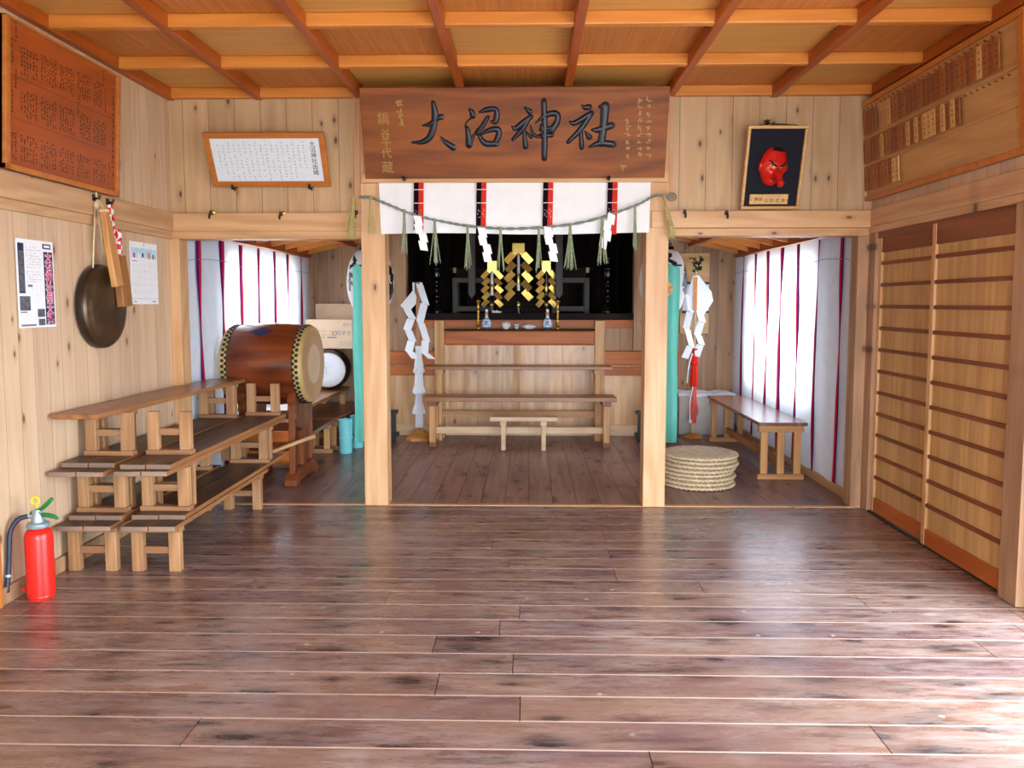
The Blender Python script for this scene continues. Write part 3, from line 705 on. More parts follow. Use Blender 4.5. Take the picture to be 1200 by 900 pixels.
b.tube(catmull([base, base.lerp(tip, .5), tip, tip + (tip - base) * .06], 5), [.027] * 5 + [.024] * 5 + [.0245, .0245, .023, .018, .009, .001], 14); b.build('nose', 'mask', mk, smooth=True)
for s_ in (-1, 1):
    b = B(); e0 = MM @ Vector((s_ * .094, -.005, .012))
    b.tube([e0 + (MM.to_3x3() @ Vector((0, k * .012, 0))) for k in (-3, -2, -1, 0, 1, 2, 3)], [.004, .012, .015, .016, .016, .013, .005], 10); b.build('ear', 'mask', mk, smooth=True)
    b = B(); P = [mp(s_ * .16, .02) + nrm * .004, mp(s_ * .38, .06) + nrm * .004, mp(s_ * .6, .12) + nrm * .004]; b.tube(catmull(P, 4), [.003] + [.007] * 7 + [.002], 8); b.build('eye', 'goldleaf', mk, smooth=True)
    b = B(); P = [mp(s_ * .12, .08) + nrm * .003, mp(s_ * .36, .17) + nrm * .003, mp(s_ * .7, .36) + nrm * .003]; b.tube(catmull(P, 4), [.004] + [.008, .009, .009, .009, .008, .007, .006] + [.002], 8); b.build('eyebrow', 'ink', mk, smooth=True)
b = B(); P = [mp(-.4, -.5) + nrm * .002, mp(-.1, -.6) + nrm * .002, mp(.35, -.55) + nrm * .002]; b.tube(catmull(P, 5), .0035, 8); b.build('mouth', 'ink', mk)
b = B(); b.grid(lambda u, v: mask_pt(.2 + .6 * u, .80 + .2 * v * .98 + .03 * abs(u - .5)) + nrm * .004, 12, 6); b.build('hair', 'ink', mk, smooth=True)
b = B(); b.box(-.145, .125, .035, .105, -.02, -.012, 0, m); pq = b.build('name_plate', 'tag3', t, bevel=.002)
b = B()
for ch, x, y, s_ in (('奉', -.1, .068, .03), ('納', -.07, .068, .03), ('山', -.03, .06, .03), ('田', .01, .06, .03), ('武', .05, .06, .03), ('幸', .09, .06, .03)):
    b.text(ch, s_, m @ Matrix.Translation((x, y, -.0115)), .0005)
for k in range(9): b.marks(-.03 + k * .014, .09, .008, m @ Matrix.Translation((0, 0, -.0115)), 2, 0, rng, .0005)
b.build('lettering', 'ink', pq)
for x in (-.137, .117):
    b = B(); b.lathe([(0, .004), (.006, .003), (.006, -.002)], 12, m @ Matrix.Translation((x, .068, -.01))); b.build('screw', 'brass', pq)
b = B(); p0, p1 = m @ Vector((-.13, h, -.01)), m @ Vector((.13, h, -.01)); top = Vector((1.69, 5.9, 2.775))
b.tube([p0, top, p1], .004, 6); b.tube([top + Vector((-.02, -.005, .02)), top, top + Vector((.02, -.005, .025)), top + Vector((.0, 0, -.02))], .005, 6); b.build('hanging_cord', 'iron', t)
b = B(); b.tube([(1.69, 5.955, 2.78), (1.69, 5.89, 2.785), (1.69, 5.885, 2.8)], .006, 8); tag(b.build('nail', 'iron'), 'dark nail in the boards holding the mask frame cord', 'nail')

def hook(x, z, y, name, label, mats=('iron', 'brass'), k=0):
    t = thing('wall_hook', label, 'hook', (x, y, z), 0, 'hooks along the beam')
    b = B(); b.box(x - .012, x + .012, y - .012, y, z - .012, z + .02); b.build('plate', mats[0], t, bevel=.003)
    b = B(); b.tube([(x, y - .008, z), (x, y - .035, z - .012), (x, y - .045, z - .028), (x, y - .04, z - .04)], [.009, .008, .008, .007], 8); b.build('prong', mats[0], t, smooth=True)
    if k: b = B(); b.lathe([(0, .01), (.014, .005), (.014, -.005), (0, -.01)], 10, Matrix.Translation((x + .022, y - .02, z + .006)) @ Matrix.Rotation(pi / 2, 4, 'X')); b.build('knob', mats[1], t)
for px, py, yy, lb, k in ((249, 251, 5.87, 'black hook with brass knob on left beam, nearest the room corner', 1), (331, 252, 5.87, 'black hook with brass knob on left beam, below the framed white text', 1), (419, 251, 5.87, 'black hook on left beam end beside the straw rope', 0),
                       (799, 251, 5.84, 'black hook on right beam nearest the pillar', 0), (847, 252, 5.84, 'black hook on right beam just left of the mask frame', 0)):
    hook((px - 620) / 945 * yy, 1.5 + (355 - py) / 945 * yy, yy, '', lb, k=k)
for px, lb in ((275, 'black peg under the left end of the framed white text'), (365, 'black peg under the right end of the framed white text')):
    x = (px - 620) / 945 * 5.87; b = B(); b.tube([(x, 5.955, 2.345), (x, 5.86, 2.325), (x + .004, 5.845, 2.35)], [.009, .01, .008], 8); b.tube([(x, 5.87, 2.33), (x + .02, 5.86, 2.31)], .007, 6); tag(b.build('iron_peg', 'iron', smooth='auto'), lb, 'peg', 'pegs under the framed text')

# ---------------------------------------------------------------- valance curtain, straw rope
t = thing('valance_curtain', 'short white valance cloth with black and red ribbons hung between the pillars', 'curtain', (-.1, 5.842, 1.995))
def vx(u, v): return (-1.078 + 1.942 * u + .02 * (u - .5) * (v - 1), 5.842 + .006 * sin(u * 30) * (1 - v) + .01 * sin(u * 9 + 1) * (1 - v), 1.995 + .36 * v + .006 * sin(u * 8) * (1 - v))
b = B(); b.grid(vx, 60, 10); b.build('cloth', 'valance', t, smooth=True)
for px, ln in ((492.5, .375), (565, .405), (642, .37), (716, .385)):
    xc = (px - 620) / 945 * 5.835
    for q, (mm, dl) in enumerate((('rib_black', 0), ('rib_red', .025))):
        b = B(); x0 = xc - .036 + q * .036
        b.grid(lambda u, v: (x0 + .035 * u + .006 * (v - 1), 5.822 - .003 * q, 2.352 - (ln + dl - .045) * (1 - v) + .004 * sin(v * 20)), 2, 10)
        rb = b.build('ribbon', mm, t)
        b = B()
        for k in (.055, .16): b.box(x0 + .001, x0 + .034, 5.8185 - .003 * q, 5.8195 - .003 * q, 2.352 - k * .9, 2.352 - k * .9 + .005)
        for k in range(5): b.marks(x0 + .014 + .007 * sin(k * 2), 2.352 - .19 - k * .012, .016, Matrix(((1, 0, 0, 0), (0, 0, -1, 5.8187 - .003 * q), (0, 1, 0, 0), (0, 0, 0, 1))), 1, 0, rng, .0006)
        b.build('crest_print', 'paper', rb)
rope = thing('sacred_straw_rope', 'twisted straw rope with tassels and white paper zigzags strung between the pillars', 'rope', (-.1, 5.84, 2.03))
RP = [(-1.215, 5.81, 2.251), (-1.13, 5.805, 2.25), (-1.042, 5.8, 2.215), (-.828, 5.8, 2.129), (-.6, 5.8, 2.075), (-.369, 5.8, 2.04), (-.062, 5.8, 2.028), (.365, 5.8, 2.068), (.729, 5.8, 2.179), (.879, 5.8, 2.252), (.96, 5.8, 2.257), (1.02, 5.81, 2.25)]
RC = catmull(RP, 14)
b = B()
for ph in (0, pi):
    pts = []
    for i, p in enumerate(RC):
        a = i * .95 + ph; pts.append(p + Vector((0, cos(a) * .005, sin(a) * .005)))
    b.tube(pts, .0062, 6)
b.tube([Vector((1.01, 5.81, 2.25)) + Vector((.03 * cos(a), .008 * sin(2 * a), .025 * sin(a))) for a in [k * .5 for k in range(24)]], .006, 6)
b.build('twisted_cord', 'ropegrey', rope, smooth=True)
def rope_at(x):
    return min(RC, key=lambda p: abs(p.x - x))
for px, ln, spread, mm in ((417, .30, .045, 'straw'), (437, .27, .03, 'straw'), (476, .30, .022, 'strawgreen'), (511, .32, .04, 'strawgreen'), (549, .31, .025, 'strawgreen'), (587, .30, .026, 'strawgreen'), (631, .31, .02, 'strawgreen'), (667, .32, .036, 'strawgreen'), (704, .33, .034, 'strawgreen'), (741, .31, .014, 'strawgreen'), (774, .31, .03, 'straw')):
    x = (px - 620) / 945 * 5.84; p = rope_at(x); r2 = random.Random(px); b = B()
    slant = .06 if px == 774 else (-.025 if px in (417,) else 0)
    for k in range(12):
        a = r2.uniform(0, 2 * pi); rr = sqrt(r2.random()); l = ln * r2.uniform(.9, 1.03)
        dx, dy = rr * cos(a) * spread * 1.15, min(.014, rr * sin(a) * spread * .5) - .012
        q0 = Vector((x + .004 * cos(a), p.y - .006 + .003 * sin(a), p.z))
        b.tube([q0, q0 + Vector((dx * .22 + slant * .3, dy * .3, -l * .35)), q0 + Vector((dx * .62 + slant * .65, dy, -l * .7)), q0 + Vector((dx + slant, dy, -l))], [.0036, .0036, .0034, .0022], 5)
    b.lathe([(.007, .012), (.011, 0), (.007, -.03)], 8, Matrix.Translation((x, p.y, p.z)))
    b.build('straw_tassel', [mm], rope)
def zigzag(b, m, w, hseg, n, shift, mi=0, t=.0015):
    """folded paper streamer hanging in offset lozenges"""
    for k in range(n):
        x = shift[k]; y = -k * hseg * .82
        b.prism([(x - w / 2, y), (x + w / 2, y - hseg * .18), (x + w / 2 + w * .12, y - hseg * 1.12), (x - w / 2 + w * .12, y - hseg * .94)], t, m @ Matrix.Translation((0, 0, (k % 2) * .003)), mi)
for px in (492, 566, 642, 715):
    x = (px - 620) / 945 * 5.83; p = rope_at(x); b = B()
    m = plane_mat((x, p.y - .015, p.z + .005), (1, 0, 0), (0, 0, 1)) @ Matrix.Rotation(radians(7 if px < 700 else 14) * (1 if px < 700 else -1), 4, 'Z')
    zigzag(b, m, .055, .073, 4, (-.008, -.012, .012, .004) if px != 715 else (.0, -.012, .004, -.012)); b.build('paper_streamer', 'paper', rope)
# ---------------------------------------------------------------- stacked low tables along the left wall
def edge_mats(b):
    b.bm.normal_update()
    for f in b.bm.faces:
        n = f.normal
        f.material_index = 0 if abs(n.z) > .7 else (1 if abs(n.x) > .7 else 2)
def low_table(label, xa, xb, y0, y1, ya, yb, z, inv=False, w=.30, top='bench_top', rail=False, single=False):
    """long low table running deep; (xa, xb) centre line at its near and far end, (ya, yb) leg frames; inv: lying upside down"""
    t = thing('long_low_table', label, 'table', (xa, y0, z), -math.atan2(xb - xa, y1 - y0), 'stacked low tables by the left wall')
    mw = ROOT[t.name]; L = sqrt((y1 - y0) ** 2 + (xb - xa) ** 2)
    H = .28
    def zb(a, c): return (a, c) if not inv else (H - c, H - a)
    def bx(b, x0, x1, v0, v1, a, c):
        a, c = zb(a, c); b.box(x0, x1, v0, v1, a, c, 0, mw)
    if single:
        b = B(); bx(b, -w / 2, w / 2, 0, L, .252, .28); edge_mats(b); b.build('tabletop', [top, 'bench_edge', 'bench_edge'], t, bevel=.004)
    else:
        for s_ in (0, 1):
            b = B(); bx(b, -w / 2 + s_ * (w / 2 + .002), -.002 + s_ * (w / 2 + .002), .006 * s_, L - .012 * (1 - s_), .252, .28); edge_mats(b); b.build('plank', [top, 'bench_edge', 'bench_end'], t, bevel=.004)
    for v in (ya - y0, yb - y0):
        b = B(); bx(b, -w / 2 + .005, w / 2 - .005, v - .03, v + .03, .225, .252); b.build('cleat', 'bench_bar', t, bevel=.003)
        for sx in (-1, 1):
            xc = sx * (w / 2 - .045); b = B(); bx(b, xc - .032, xc + .032, v - .024, v + .024, 0, .225); b.build('leg', 'bench_leg', t, bevel=.004)
        b = B(); bx(b, -w / 2 + .075, w / 2 - .075, v - .014, v + .014, .1, .14); b.build('stretcher', 'bench_bar', t, bevel=.003)
    if rail: b = B(); bx(b, -.018, .018, ya - y0 + .03, yb - y0 - .03, .215, .25); b.build('rail', 'bench_bar', t)
    return t
XL, XLf = -2.445, -2.375
low_table('bottom upright low table against the left wall, standing on the floor beside the fire extinguisher', -2.445, -2.44, 4.28, 5.84, 4.39, 5.7, 0, rail=True)
low_table('bottom upright low table on the floor, front side of the stack nearest the room', -2.085, -2.08, 4.28, 5.86, 4.39, 5.74, 0, rail=False)
low_table('upside-down low table resting on the bottom table against the left wall', -2.44, -2.42, 4.40, 5.84, 4.50, 5.66, .28, True)
low_table('upside-down low table resting on the bottom table, front side of the stack', -2.09, -2.09, 4.42, 6.3, 4.54, 5.93, .28, True)
low_table('upright dark plank table in the middle layer against the left wall', -2.455, -2.40, 4.25, 6.32, 4.60, 6.02, .308)
low_table('upright dark plank table in the middle layer with orange edge facing the room', -2.11, -2.1, 4.27, 6.40, 4.66, 6.07, .308, w=.29)
low_table('upside-down low table in the upper layer against the left wall', -2.445, -2.40, 4.36, 6.32, 4.6, 6.14, .588, True)
low_table('upside-down low table in the upper layer with legs in the air beside the big drum', -2.105, -2.095, 4.32, 6.40, 4.64, 6.28, .588, True, w=.28)
low_table('topmost upright low table with smooth brown board below the gong', -2.475, -2.40, 4.3, 6.38, 4.70, 6.22, .616, False, .265, 'bench_top1', single=True)

# ---------------------------------------------------------------- fire extinguisher
ex, ey = -2.49, 3.965
t = thing('fire_extinguisher', 'red fire extinguisher on the floor by the left wall', 'fire extinguisher', (ex, ey, 0))
T = Matrix.Translation((ex, ey, 0))
b = B(); b.lathe([(0, 0), (.058, 0), (.062, .006), (.064, .012), (.062, .02), (.066, .024), (.066, .315), (.063, .335), (.054, .352), (.036, .362), (.03, .365), (.03, .372), (0, .372)], 40, T); b.build('cylinder', 'red', t, smooth='auto')
b = B(); b.lathe([(0, .366), (.05, .366), (.053, .372), (.053, .385), (.046, .392), (.03, .395), (.026, .43), (.02, .445), (.018, .455), (0, .455)], 20, T); b.box(-.02, .02, -.016, .016, .395, .45, 0, T); b.tube([(ex, ey, .42), (ex - .05, ey - .01, .425)], .011, 10); b.build('valve', 'silver', t, smooth='auto')
b = B(); b.tube(catmull([(ex - .03, ey, .44), (ex + .01, ey, .455), (ex + .045, ey - .005, .475), (ex + .085, ey - .01, .515)], 4), .009, 8); b.tube([(ex - .035, ey, .436), (ex + .02, ey, .462), (ex + .075, ey - .01, .51)], .008, 8); b.build('top_lever', 'green', t, smooth=True)
b = B(); b.tube(catmull([(ex + .01, ey, .428), (ex + .05, ey - .006, .43), (ex + .085, ey - .01, .424), (ex + .112, ey - .012, .412)], 4), [.012] * 9 + [.01, .009, .008, .006], 8); b.build('lower_handle', 'green', t, smooth=True)
b = B(); b.tube([(ex + .005 + .019 * cos(a), ey - .022, .508 + .019 * sin(a)) for a in [k * pi / 8 for k in range(17)]], .0055, 8, caps=False); b.tube([(ex + .005, ey - .02, .488), (ex + .005, ey, .455)], .004, 6); b.build('safety_pin', 'yellow', t, smooth=True)
HP = catmull([(ex - .045, ey - .01, .425), (ex - .085, ey - .03, .41), (ex - .112, ey - .05, .355), (ex - .116, ey - .06, .27), (ex - .118, ey - .065, .19), (ex - .12, ey - .075, .12), (ex - .122, ey - .085, .055)], 6)
b = B(); b.tube(HP, .0125, 10); h_ = b.build('hose', 'hose', t, smooth=True)
b = B(); b.tube([HP[-9], HP[-8]], .0145, 10); b.build('hose_band', 'silver', h_)
b = B(); b.lathe([(0, 0), (.012, 0), (.012, .012), (.005, .016), (0, .016)], 12, Matrix.Translation((ex - .058, ey - .03, .055)) @ Matrix.Rotation(radians(-115), 4, 'Y')); b.build('indicator_cap', 'red', t)

# ---------------------------------------------------------------- things on the left wall
WL = lambda y, z, x=-2.628: plane_mat((x, y, z), (0, 1, 0), (0, 0, 1))
def tiny_text(b, m, x0, x1, y0, y1, size, n_rows, r, fill=.85, nst=2, horizontal=True, h=.0006):
    for k in range(n_rows):
        y = y1 - (y1 - y0) * (k + .5) / n_rows; x = x0; xe = x1 - (x1 - x0) * r.choice((0, 0, .1, .35))
        while x < xe:
            if r.random() < fill: b.marks(x, y, size, m, nst, 0, r, h)
            x += size * 1.15
t = thing('donor_board', 'large red-brown framed board of dark handwritten names high on the left wall', 'board', (-2.62, 4.55, 2.16))
m = WL(4.55, 2.165, -2.6)
m = plane_mat((-2.6, 4.545, 2.163), (0, 1, 0), (.05, 0, 1))
bw, bh = 1.11, .745
b = B(); b.box(-bw / 2, bw / 2, 0, bh, -.018, 0, 0, m); bd = b.build('board', 'donor', t)
b = B()
for (x0, x1, v0, v1) in ((-bw / 2, bw / 2, 0, .03), (-bw / 2, bw / 2, bh - .012, bh), (-bw / 2, -bw / 2 + .035, .0, bh), (bw / 2 - .03, bw / 2, .0, bh)): b.box(x0, x1, v0, v1, -.02, .02, 0, m)
b.build('frame', 'frame_o', t, bevel=.004)
b = B(); r2 = random.Random(5)
for (v0, v1) in ((.50, .685), (.28, .46), (.055, .235)):
    for k in range(40):
        x = -.5 + .0245 * k
        if x > .43 and v0 > .1: 
            if k % 2: continue
        tall = r2.random() < .09 and v0 > .1
        yy = v1 + (.04 if tall else -.045 - .015 * (r2.random() < .5)); 
        n = 0
        while yy > v0:
            if not (k % 7 == 3 and not tall): b.marks(x, yy, .021, m, 3, 0, r2, .0008)
            yy -= .0205; n += 1
            if tall and n > 4: break
            if not tall and n in (2, 5) and r2.random() < .45: yy -= .02
for v in (.265, .47): b.box(-.51, .5, v, v + .002, .0001, .0008, 0, m)
for k in range(15): b.marks(.5, .64 - k * .036, .03, m, 4, 0, r2, .0008)
b.build('lettering', 'ink', bd)

def wavy_sheet(m, w, h, lift=.006):
    def f(u, v): return m @ Vector(((u - .5) * w, v * h, .002 + lift * (sin(v * 5 + 1) * .5 + .5) * (.4 + .6 * u)))
    return f
t = thing('festival_poster', 'tall white poster with pink festival characters on a dark strip, pinned on left wall', 'poster', (-2.628, 4.265, 1.37))
m = WL(4.262, 1.37, -2.626)
pw, ph = .325, .462
b = B(); b.box(-pw / 2, pw / 2, 0, ph, .001, .003, 0, m); b.build('sheet', 'paper', t)
mz = m @ Matrix.Translation((0, 0, .003))
b = B(); b.box(.072, .152, .012, .405, 0, .0006, 0, mz); b.box(.066, .138, .42, .447, 0, .0006, 0, mz); b.box(-.148, -.098, .18, .44, 0, .0006, 0, mz); st = b.build('dark_strips', 'print_navy', t)
b = B(); b.box(.078, .128, .427, .440, .0007, .001, 0, mz)
for i, ch in enumerate('大沼神社例大祭'): b.text(ch, .064, mz @ Matrix.Translation((.113, .372 - i * .0555, .0010)), .0003, offset=.0028)
b.build('title_outline', 'paper', st)
b = B()
for i, ch in enumerate('大沼神社例大祭'): b.text(ch, .064, mz @ Matrix.Translation((.113, .372 - i * .0555, .0018)), .0004, offset=.0006)
b.build('title', 'print_pink', st)
for q in ((-.148, -.06, .09, .165, 0, .0006), (.0, .063, .055, .098, 0, .0006), (.005, .063, .01, .045, 0, .0006), (-.143, -.105, .19, .40, .0007, .0011)):
    b = B(); b.box(*q, 0, mz); b.build('photograph', 'print_photo', t)
b = B(); r2 = random.Random(9)
tiny_text(b, mz, -.08, .05, .31, .43, .008, 8, r2, .8); tiny_text(b, mz, -.08, .05, .235, .30, .008, 5, r2, .8); tiny_text(b, mz, -.05, .055, .11, .21, .006, 10, r2, .35, 1); tiny_text(b, mz, -.145, -.02, .03, .075, .006, 5, r2, .6, 1); b.box(-.145, -.015, .008, .018, 0, .0006, 0, mz); b.box(-.075, -.035, .214, .226, 0, .0006, 0, mz); b.box(-.145, -.09, .078, .085, 0, .0006, 0, mz)
b.build('lettering', 'print_grey', t)

t = thing('wall_calendar', 'white month calendar with picture strip on left wall near the room corner', 'calendar', (-2.628, 5.48, 1.49))
m = WL(5.475, 1.492, -2.626); cw, chh = .385, .415
b = B(); b.box(-cw / 2, cw / 2, 0, chh, .001, .006, 0, m); b.build('sheet', 'paper', t)
mz = m @ Matrix.Translation((0, 0, .006))
b = B(); b.box(-.18, .18, .31, .375, 0, .0006, 0, mz); pc = b.build('picture_strip', 'print_blue', t)
for x, y, mm, w_ in ((-.14, .325, 'print_pink', .03), (-.02, .33, 'print_navy', .026), (.07, .33, 'print_orange', .04), (.13, .325, 'print_grey', .03), (-.07, .325, 'paper', .03)):
    b = B(); b.lathe([(0, .0005), (w_ * .5, .0004), (w_ * .5, 0)], 12, mz @ Matrix.Translation((x, y, .0007)) @ Matrix.Scale(1.2, 4, (0, 1, 0))); b.build('figure', mm, pc)
b = B(); r2 = random.Random(4)
for i in range(5):
    for j in range(7): b.marks(-.145 + j * .048, .265 - i * .045, .012, mz, 2, 0, r2, .0006)
b.box(-.17, .17, .036, .0375, 0, .0005, 0, mz); b.box(-.16, -.12, .015, .02, 0, .0005, 0, mz); b.box(.1, .16, .014, .02, 0, .0005, 0, mz); b.marks(0, .4, .02, mz, 4)
b.box(-.17, -.1, .285, .29, 0, .0005, 0, mz)
b.build('dates', 'print_grey', t)

t = thing('hanging_gong', 'round dark bronze gong hung by a cream cord on the left wall', 'gong', (-2.6, 4.86, 1.22))
gm = Matrix.Translation((-2.615, 4.86, 1.478)) @ Matrix.Rotation(pi / 2, 4, 'Y')
b = B(); b.lathe([(0, .072), (.10, .072), (.175, .069), (.215, .063), (.236, .054), (.247, .042)], 56, gm); gb = b.build('face', 'gong', t, smooth=True)
b = B(); b.lathe([(.247, .042), (.252, .03), (.254, .0), (.249, -.004), (0, -.004)], 56, gm); b.build('rim', 'gong_rim', t, smooth=True)
b = B(); b.tube([(-2.57, 4.73, 1.705), (-2.575, 4.795, 2.09)], .005, 6); b.tube([(-2.57, 4.88, 1.725), (-2.575, 4.81, 2.09)], .005, 6); b.tube(catmull([(-2.575, 4.79, 2.08), (-2.565, 4.8, 2.105), (-2.575, 4.815, 2.085), (-2.57, 4.80, 2.14), (-2.57, 4.8, 2.155)], 4), .006, 6)
b.lathe([(0, .02), (.016, .012), (.018, -.01), (.012, -.03), (0, -.034)], 10, Matrix.Translation((-2.57, 4.802, 2.085))); b.build('cord', 'cord', t, smooth=True)
# pair of wooden clappers
def slab(b, p0, p1, w0, w1, th):
    p0, p1 = Vector(p0), Vector(p1); d = (p1 - p0); L = d.length; d.normalize(); n = Vector((1, 0, 0)); r = d.cross(n); r.normalize(); n = r.cross(d)
    m = Matrix((r, d, n)).transposed().to_4x4(); m.translation = p0
    b.prism([(-w0 / 2, 0), (w0 / 2, 0), (w1 / 2, L * .55), (w1 / 2, L), (-w1 / 2, L), (-w1 / 2, L * .55)], th, m @ Matrix.Translation((0, 0, -th / 2)))
t = thing('wooden_beater', 'long tan wooden paddle with tapered handle hanging in front of the gong', 'wooden paddle', (-2.5, 4.84, 1.6))
b = B(); slab(b, (-2.515, 4.775, 2.06), (-2.475, 4.825, 1.598), .045, .088, .035); b.build('paddle', 'clap', t, bevel=.005)
b = B(); b.tube([(-2.515, 4.775, 2.055), (-2.54, 4.79, 2.09), (-2.57, 4.80, 2.12)], .006, 6); b.lathe([(.026, .006), (.03, 0), (.026, -.01)], 12, Matrix.Translation((-2.515, 4.777, 2.045))); b.build('cord_loop', 'cord', t)
t = thing('wooden_clapper', 'brown wooden clapper block hanging from a red and white rope beside the calendar', 'clapper', (-2.55, 4.95, 1.49))
b = B(); slab(b, (-2.53, 4.965, 1.79), (-2.515, 4.985, 1.478), .08, .112, .045); b.build('block', 'clap2', t, bevel=.004)
RPx = catmull([(-2.57, 4.955, 2.10), (-2.565, 4.955, 2.0), (-2.56, 4.96, 1.93), (-2.555, 4.97, 1.86), (-2.555, 4.965, 1.78)], 10)
for ph, mm, nm in ((0, 'red', 'red_strand'), (pi, 'paper', 'white_strand')):
    b = B(); b.tube([p + Vector((.004 * cos(i * .8 + ph), .011 * cos(i * .8 + ph), .008 * sin(i * .8 + ph))) for i, p in enumerate(RPx)], .0115, 6)
    b.tube([Vector((-2.545, 4.965, 1.915)) + Vector((.012 * sin(k * 1.1 + ph), .036 * cos(k * .55 + ph), .03 * sin(k * .8 + ph))) for k in range(24)], .0105, 6)
    b.tube([p + Vector((.014, .03 + .01 * cos(i * .8 + ph), .007 * sin(i * .8 + ph))) for i, p in enumerate(RPx[20:])], .0105, 6)
    b.build(nm, mm, t, smooth=True)
for y, z, lb in ((4.80, 2.12, 'small dark hook on the left beam holding the gong cord'), (4.955, 2.115, 'black iron hook on the left beam holding the red and white rope')):
    b = B(); b.tube([(-2.59, y, z), (-2.555, y, z - .004), (-2.545, y, z + .018)], [.008, .009, .007], 8); b.box(-2.588, -2.578, y - .02, y + .012, z - .016, z + .022); tag(b.build('wall_hook', 'iron'), lb, 'hook', 'hooks along the beam')

# ---------------------------------------------------------------- name board with hanging tags on the right wall
WR = plane_mat((2.44, 5.03, 2.23), (0, -1, 0), (-.07, 0, 1))
t = thing('name_tag_board', 'tan board with orange frame high on right wall holding rows of name tags', 'board', (2.45, 5.0, 2.23))
bw, bh = 1.95, .70
b = B(); b.box(-bw / 2, bw / 2, 0, bh, -.02, 0, 0, WR); b.build('board', 'tagboard', t)
b = B()
for (x0, x1, v0, v1) in ((-bw / 2, bw / 2, 0, .035), (-bw / 2, bw / 2, bh - .035, bh), (-bw / 2, -bw / 2 + .03, .035, bh - .035), (bw / 2 - .05, bw / 2, .035, bh - .035)): b.box(x0, x1, v0, v1, -.022, .02, 0, WR)
b.build('frame', 'frame_o', t, bevel=.004)
for v in (.245, .435):
    b = B(); b.box(-bw / 2 + .03, bw / 2 - .05, v - .006, v + .006, 0, .012, 0, WR); b.build('rail', 'tagboard', t)
for v, x0 in ((.64, -.9), (.41, .37)):
    for k in range(26 if v > .5 else 9):
        x = x0 + k * .0665 if v > .5 else x0 + k * .058
        b = B(); b.tube([WR @ Vector((x, v, 0)), WR @ Vector((x, v - .004, .012)), WR @ Vector((x, v + .008, .014))], .0025, 5); b.build('peg', 'iron', t)
r2 = random.Random(21); proto = {}
def name_tag(x, v, h, mm, label, grp, w):
    key = (mm, h)
    tg = thing('name_tag', label, 'name tag', WR @ Vector((x, v, .016)), 0, grp)
    m = Matrix.Translation(WR @ Vector((x, v, .014))) @ WR.to_3x3().to_4x4()
    b = B(); b.box(-w / 2, w / 2, 0, h, 0, .008, 0, m); b.build('plate', mm, tg, bevel=.0015)
    b = B()
    for k in range(4): b.marks(0, h * (.8 - k * .2), w * .5, m, 3, 0, r2, .0086)
    b.build('lettering', 'ink', tg)
rows = (('top', .46, .165, -.87, .054, 31), ('middle', .265, .155, -.88, .054, 24), ('bottom', .07, .16, -.88, .054, 10))
for nm, v, h, x0, dx, n in rows:
    pale = {'top': (7, 27), 'middle': (5, 12, 13, 14, 15, 16, 17, 18, 19, 20, 21, 22, 23), 'bottom': (8, 9)}[nm]
    for k in range(n):
        if nm == 'top' and k in (4, 5, 6): continue
        mm = 'tag3' if k in pale and (nm != 'middle' or k in (5, 12, 16, 17, 22) or k % 2 == 0) else ('tag1' if r2.random() < .5 else 'tag2')
        lb = ('pale yellow wooden name tag in the %s row of the name board on right wall' if mm == 'tag3' else 'brown wooden name tag in the %s row of the name board on right wall') % nm
        if mm == 'tag2': lb = lb.replace('brown wooden', 'darker red-brown wooden')
        name_tag(x0 + dx * k, v, h * r2.uniform(.96, 1.03), mm, lb, '%s name tags in the %s row' % ({'tag1': 'brown', 'tag2': 'dark', 'tag3': 'pale'}[mm], nm), .046)

# ---------------------------------------------------------------- big drum on its stand
DC = Vector((-2.175, 6.80, .985)); DA = Matrix.Translation(DC) @ Matrix.Rotation(radians(-3), 4, 'Z') @ Matrix.Rotation(pi / 2, 4, 'Y')
t = thing('big_drum', 'large brown barrel drum with tan skins and dark tacks lying on its stand', 'drum', DC - Vector((0, 0, .345)))
hl = .33
prof = [(.318 + .030 * (1 - (z / hl) ** 2) * (1.0), z) for z in [hl * (-1 + k / 10) for k in range(21)]]
b = B(); b.lathe(prof, 56, DA); sh = b.build('shell', 'drum', t, smooth=True)
for s_ in (-1, 1):
    Mx = DA @ Matrix.Scale(s_, 4, (0, 0, 1))
    b = B(); b.lathe([(.326, hl - .075), (.327, hl - .06), (.325, hl - .01), (.318, hl + .012), (.295, hl + .02), (.2, hl + .021)], 56, Mx); hd = b.build('skin_rim', 'skin_edge', t, smooth=True)
    b = B(); b.lathe([(.29, hl + .0208), (.2, hl + .0225), (.16, hl + .023)], 56, Mx); b.build('drum_skin', 'skin_drum', hd, smooth=True)
    b = B(); b.lathe([(.165, hl + .0232), (.1, hl + .024), (0, hl + .0242)], 48, Mx); b.build('worn_centre', 'skin_drum2', hd, smooth=True)
    b = B()
    for row, z in enumerate((.022, .05)):
        for k in range(44):
            a = 2 * pi * (k + .5 * (row % 2)) / 44
            p = Mx @ Vector((.326 * cos(a), .326 * sin(a), hl - z)); n = (Mx.to_3x3() @ Vector((cos(a), sin(a), 0))).normalized(); q = n.to_track_quat('Z', 'Y').to_matrix().to_4x4(); q.translation = p
            b.lathe([(.0165, -.002), (.015, .004), (.008, .008), (0, .009)], 6, q)
    o = b.build('tacks', 'iron', hd); o['kind'] = 'stuff'
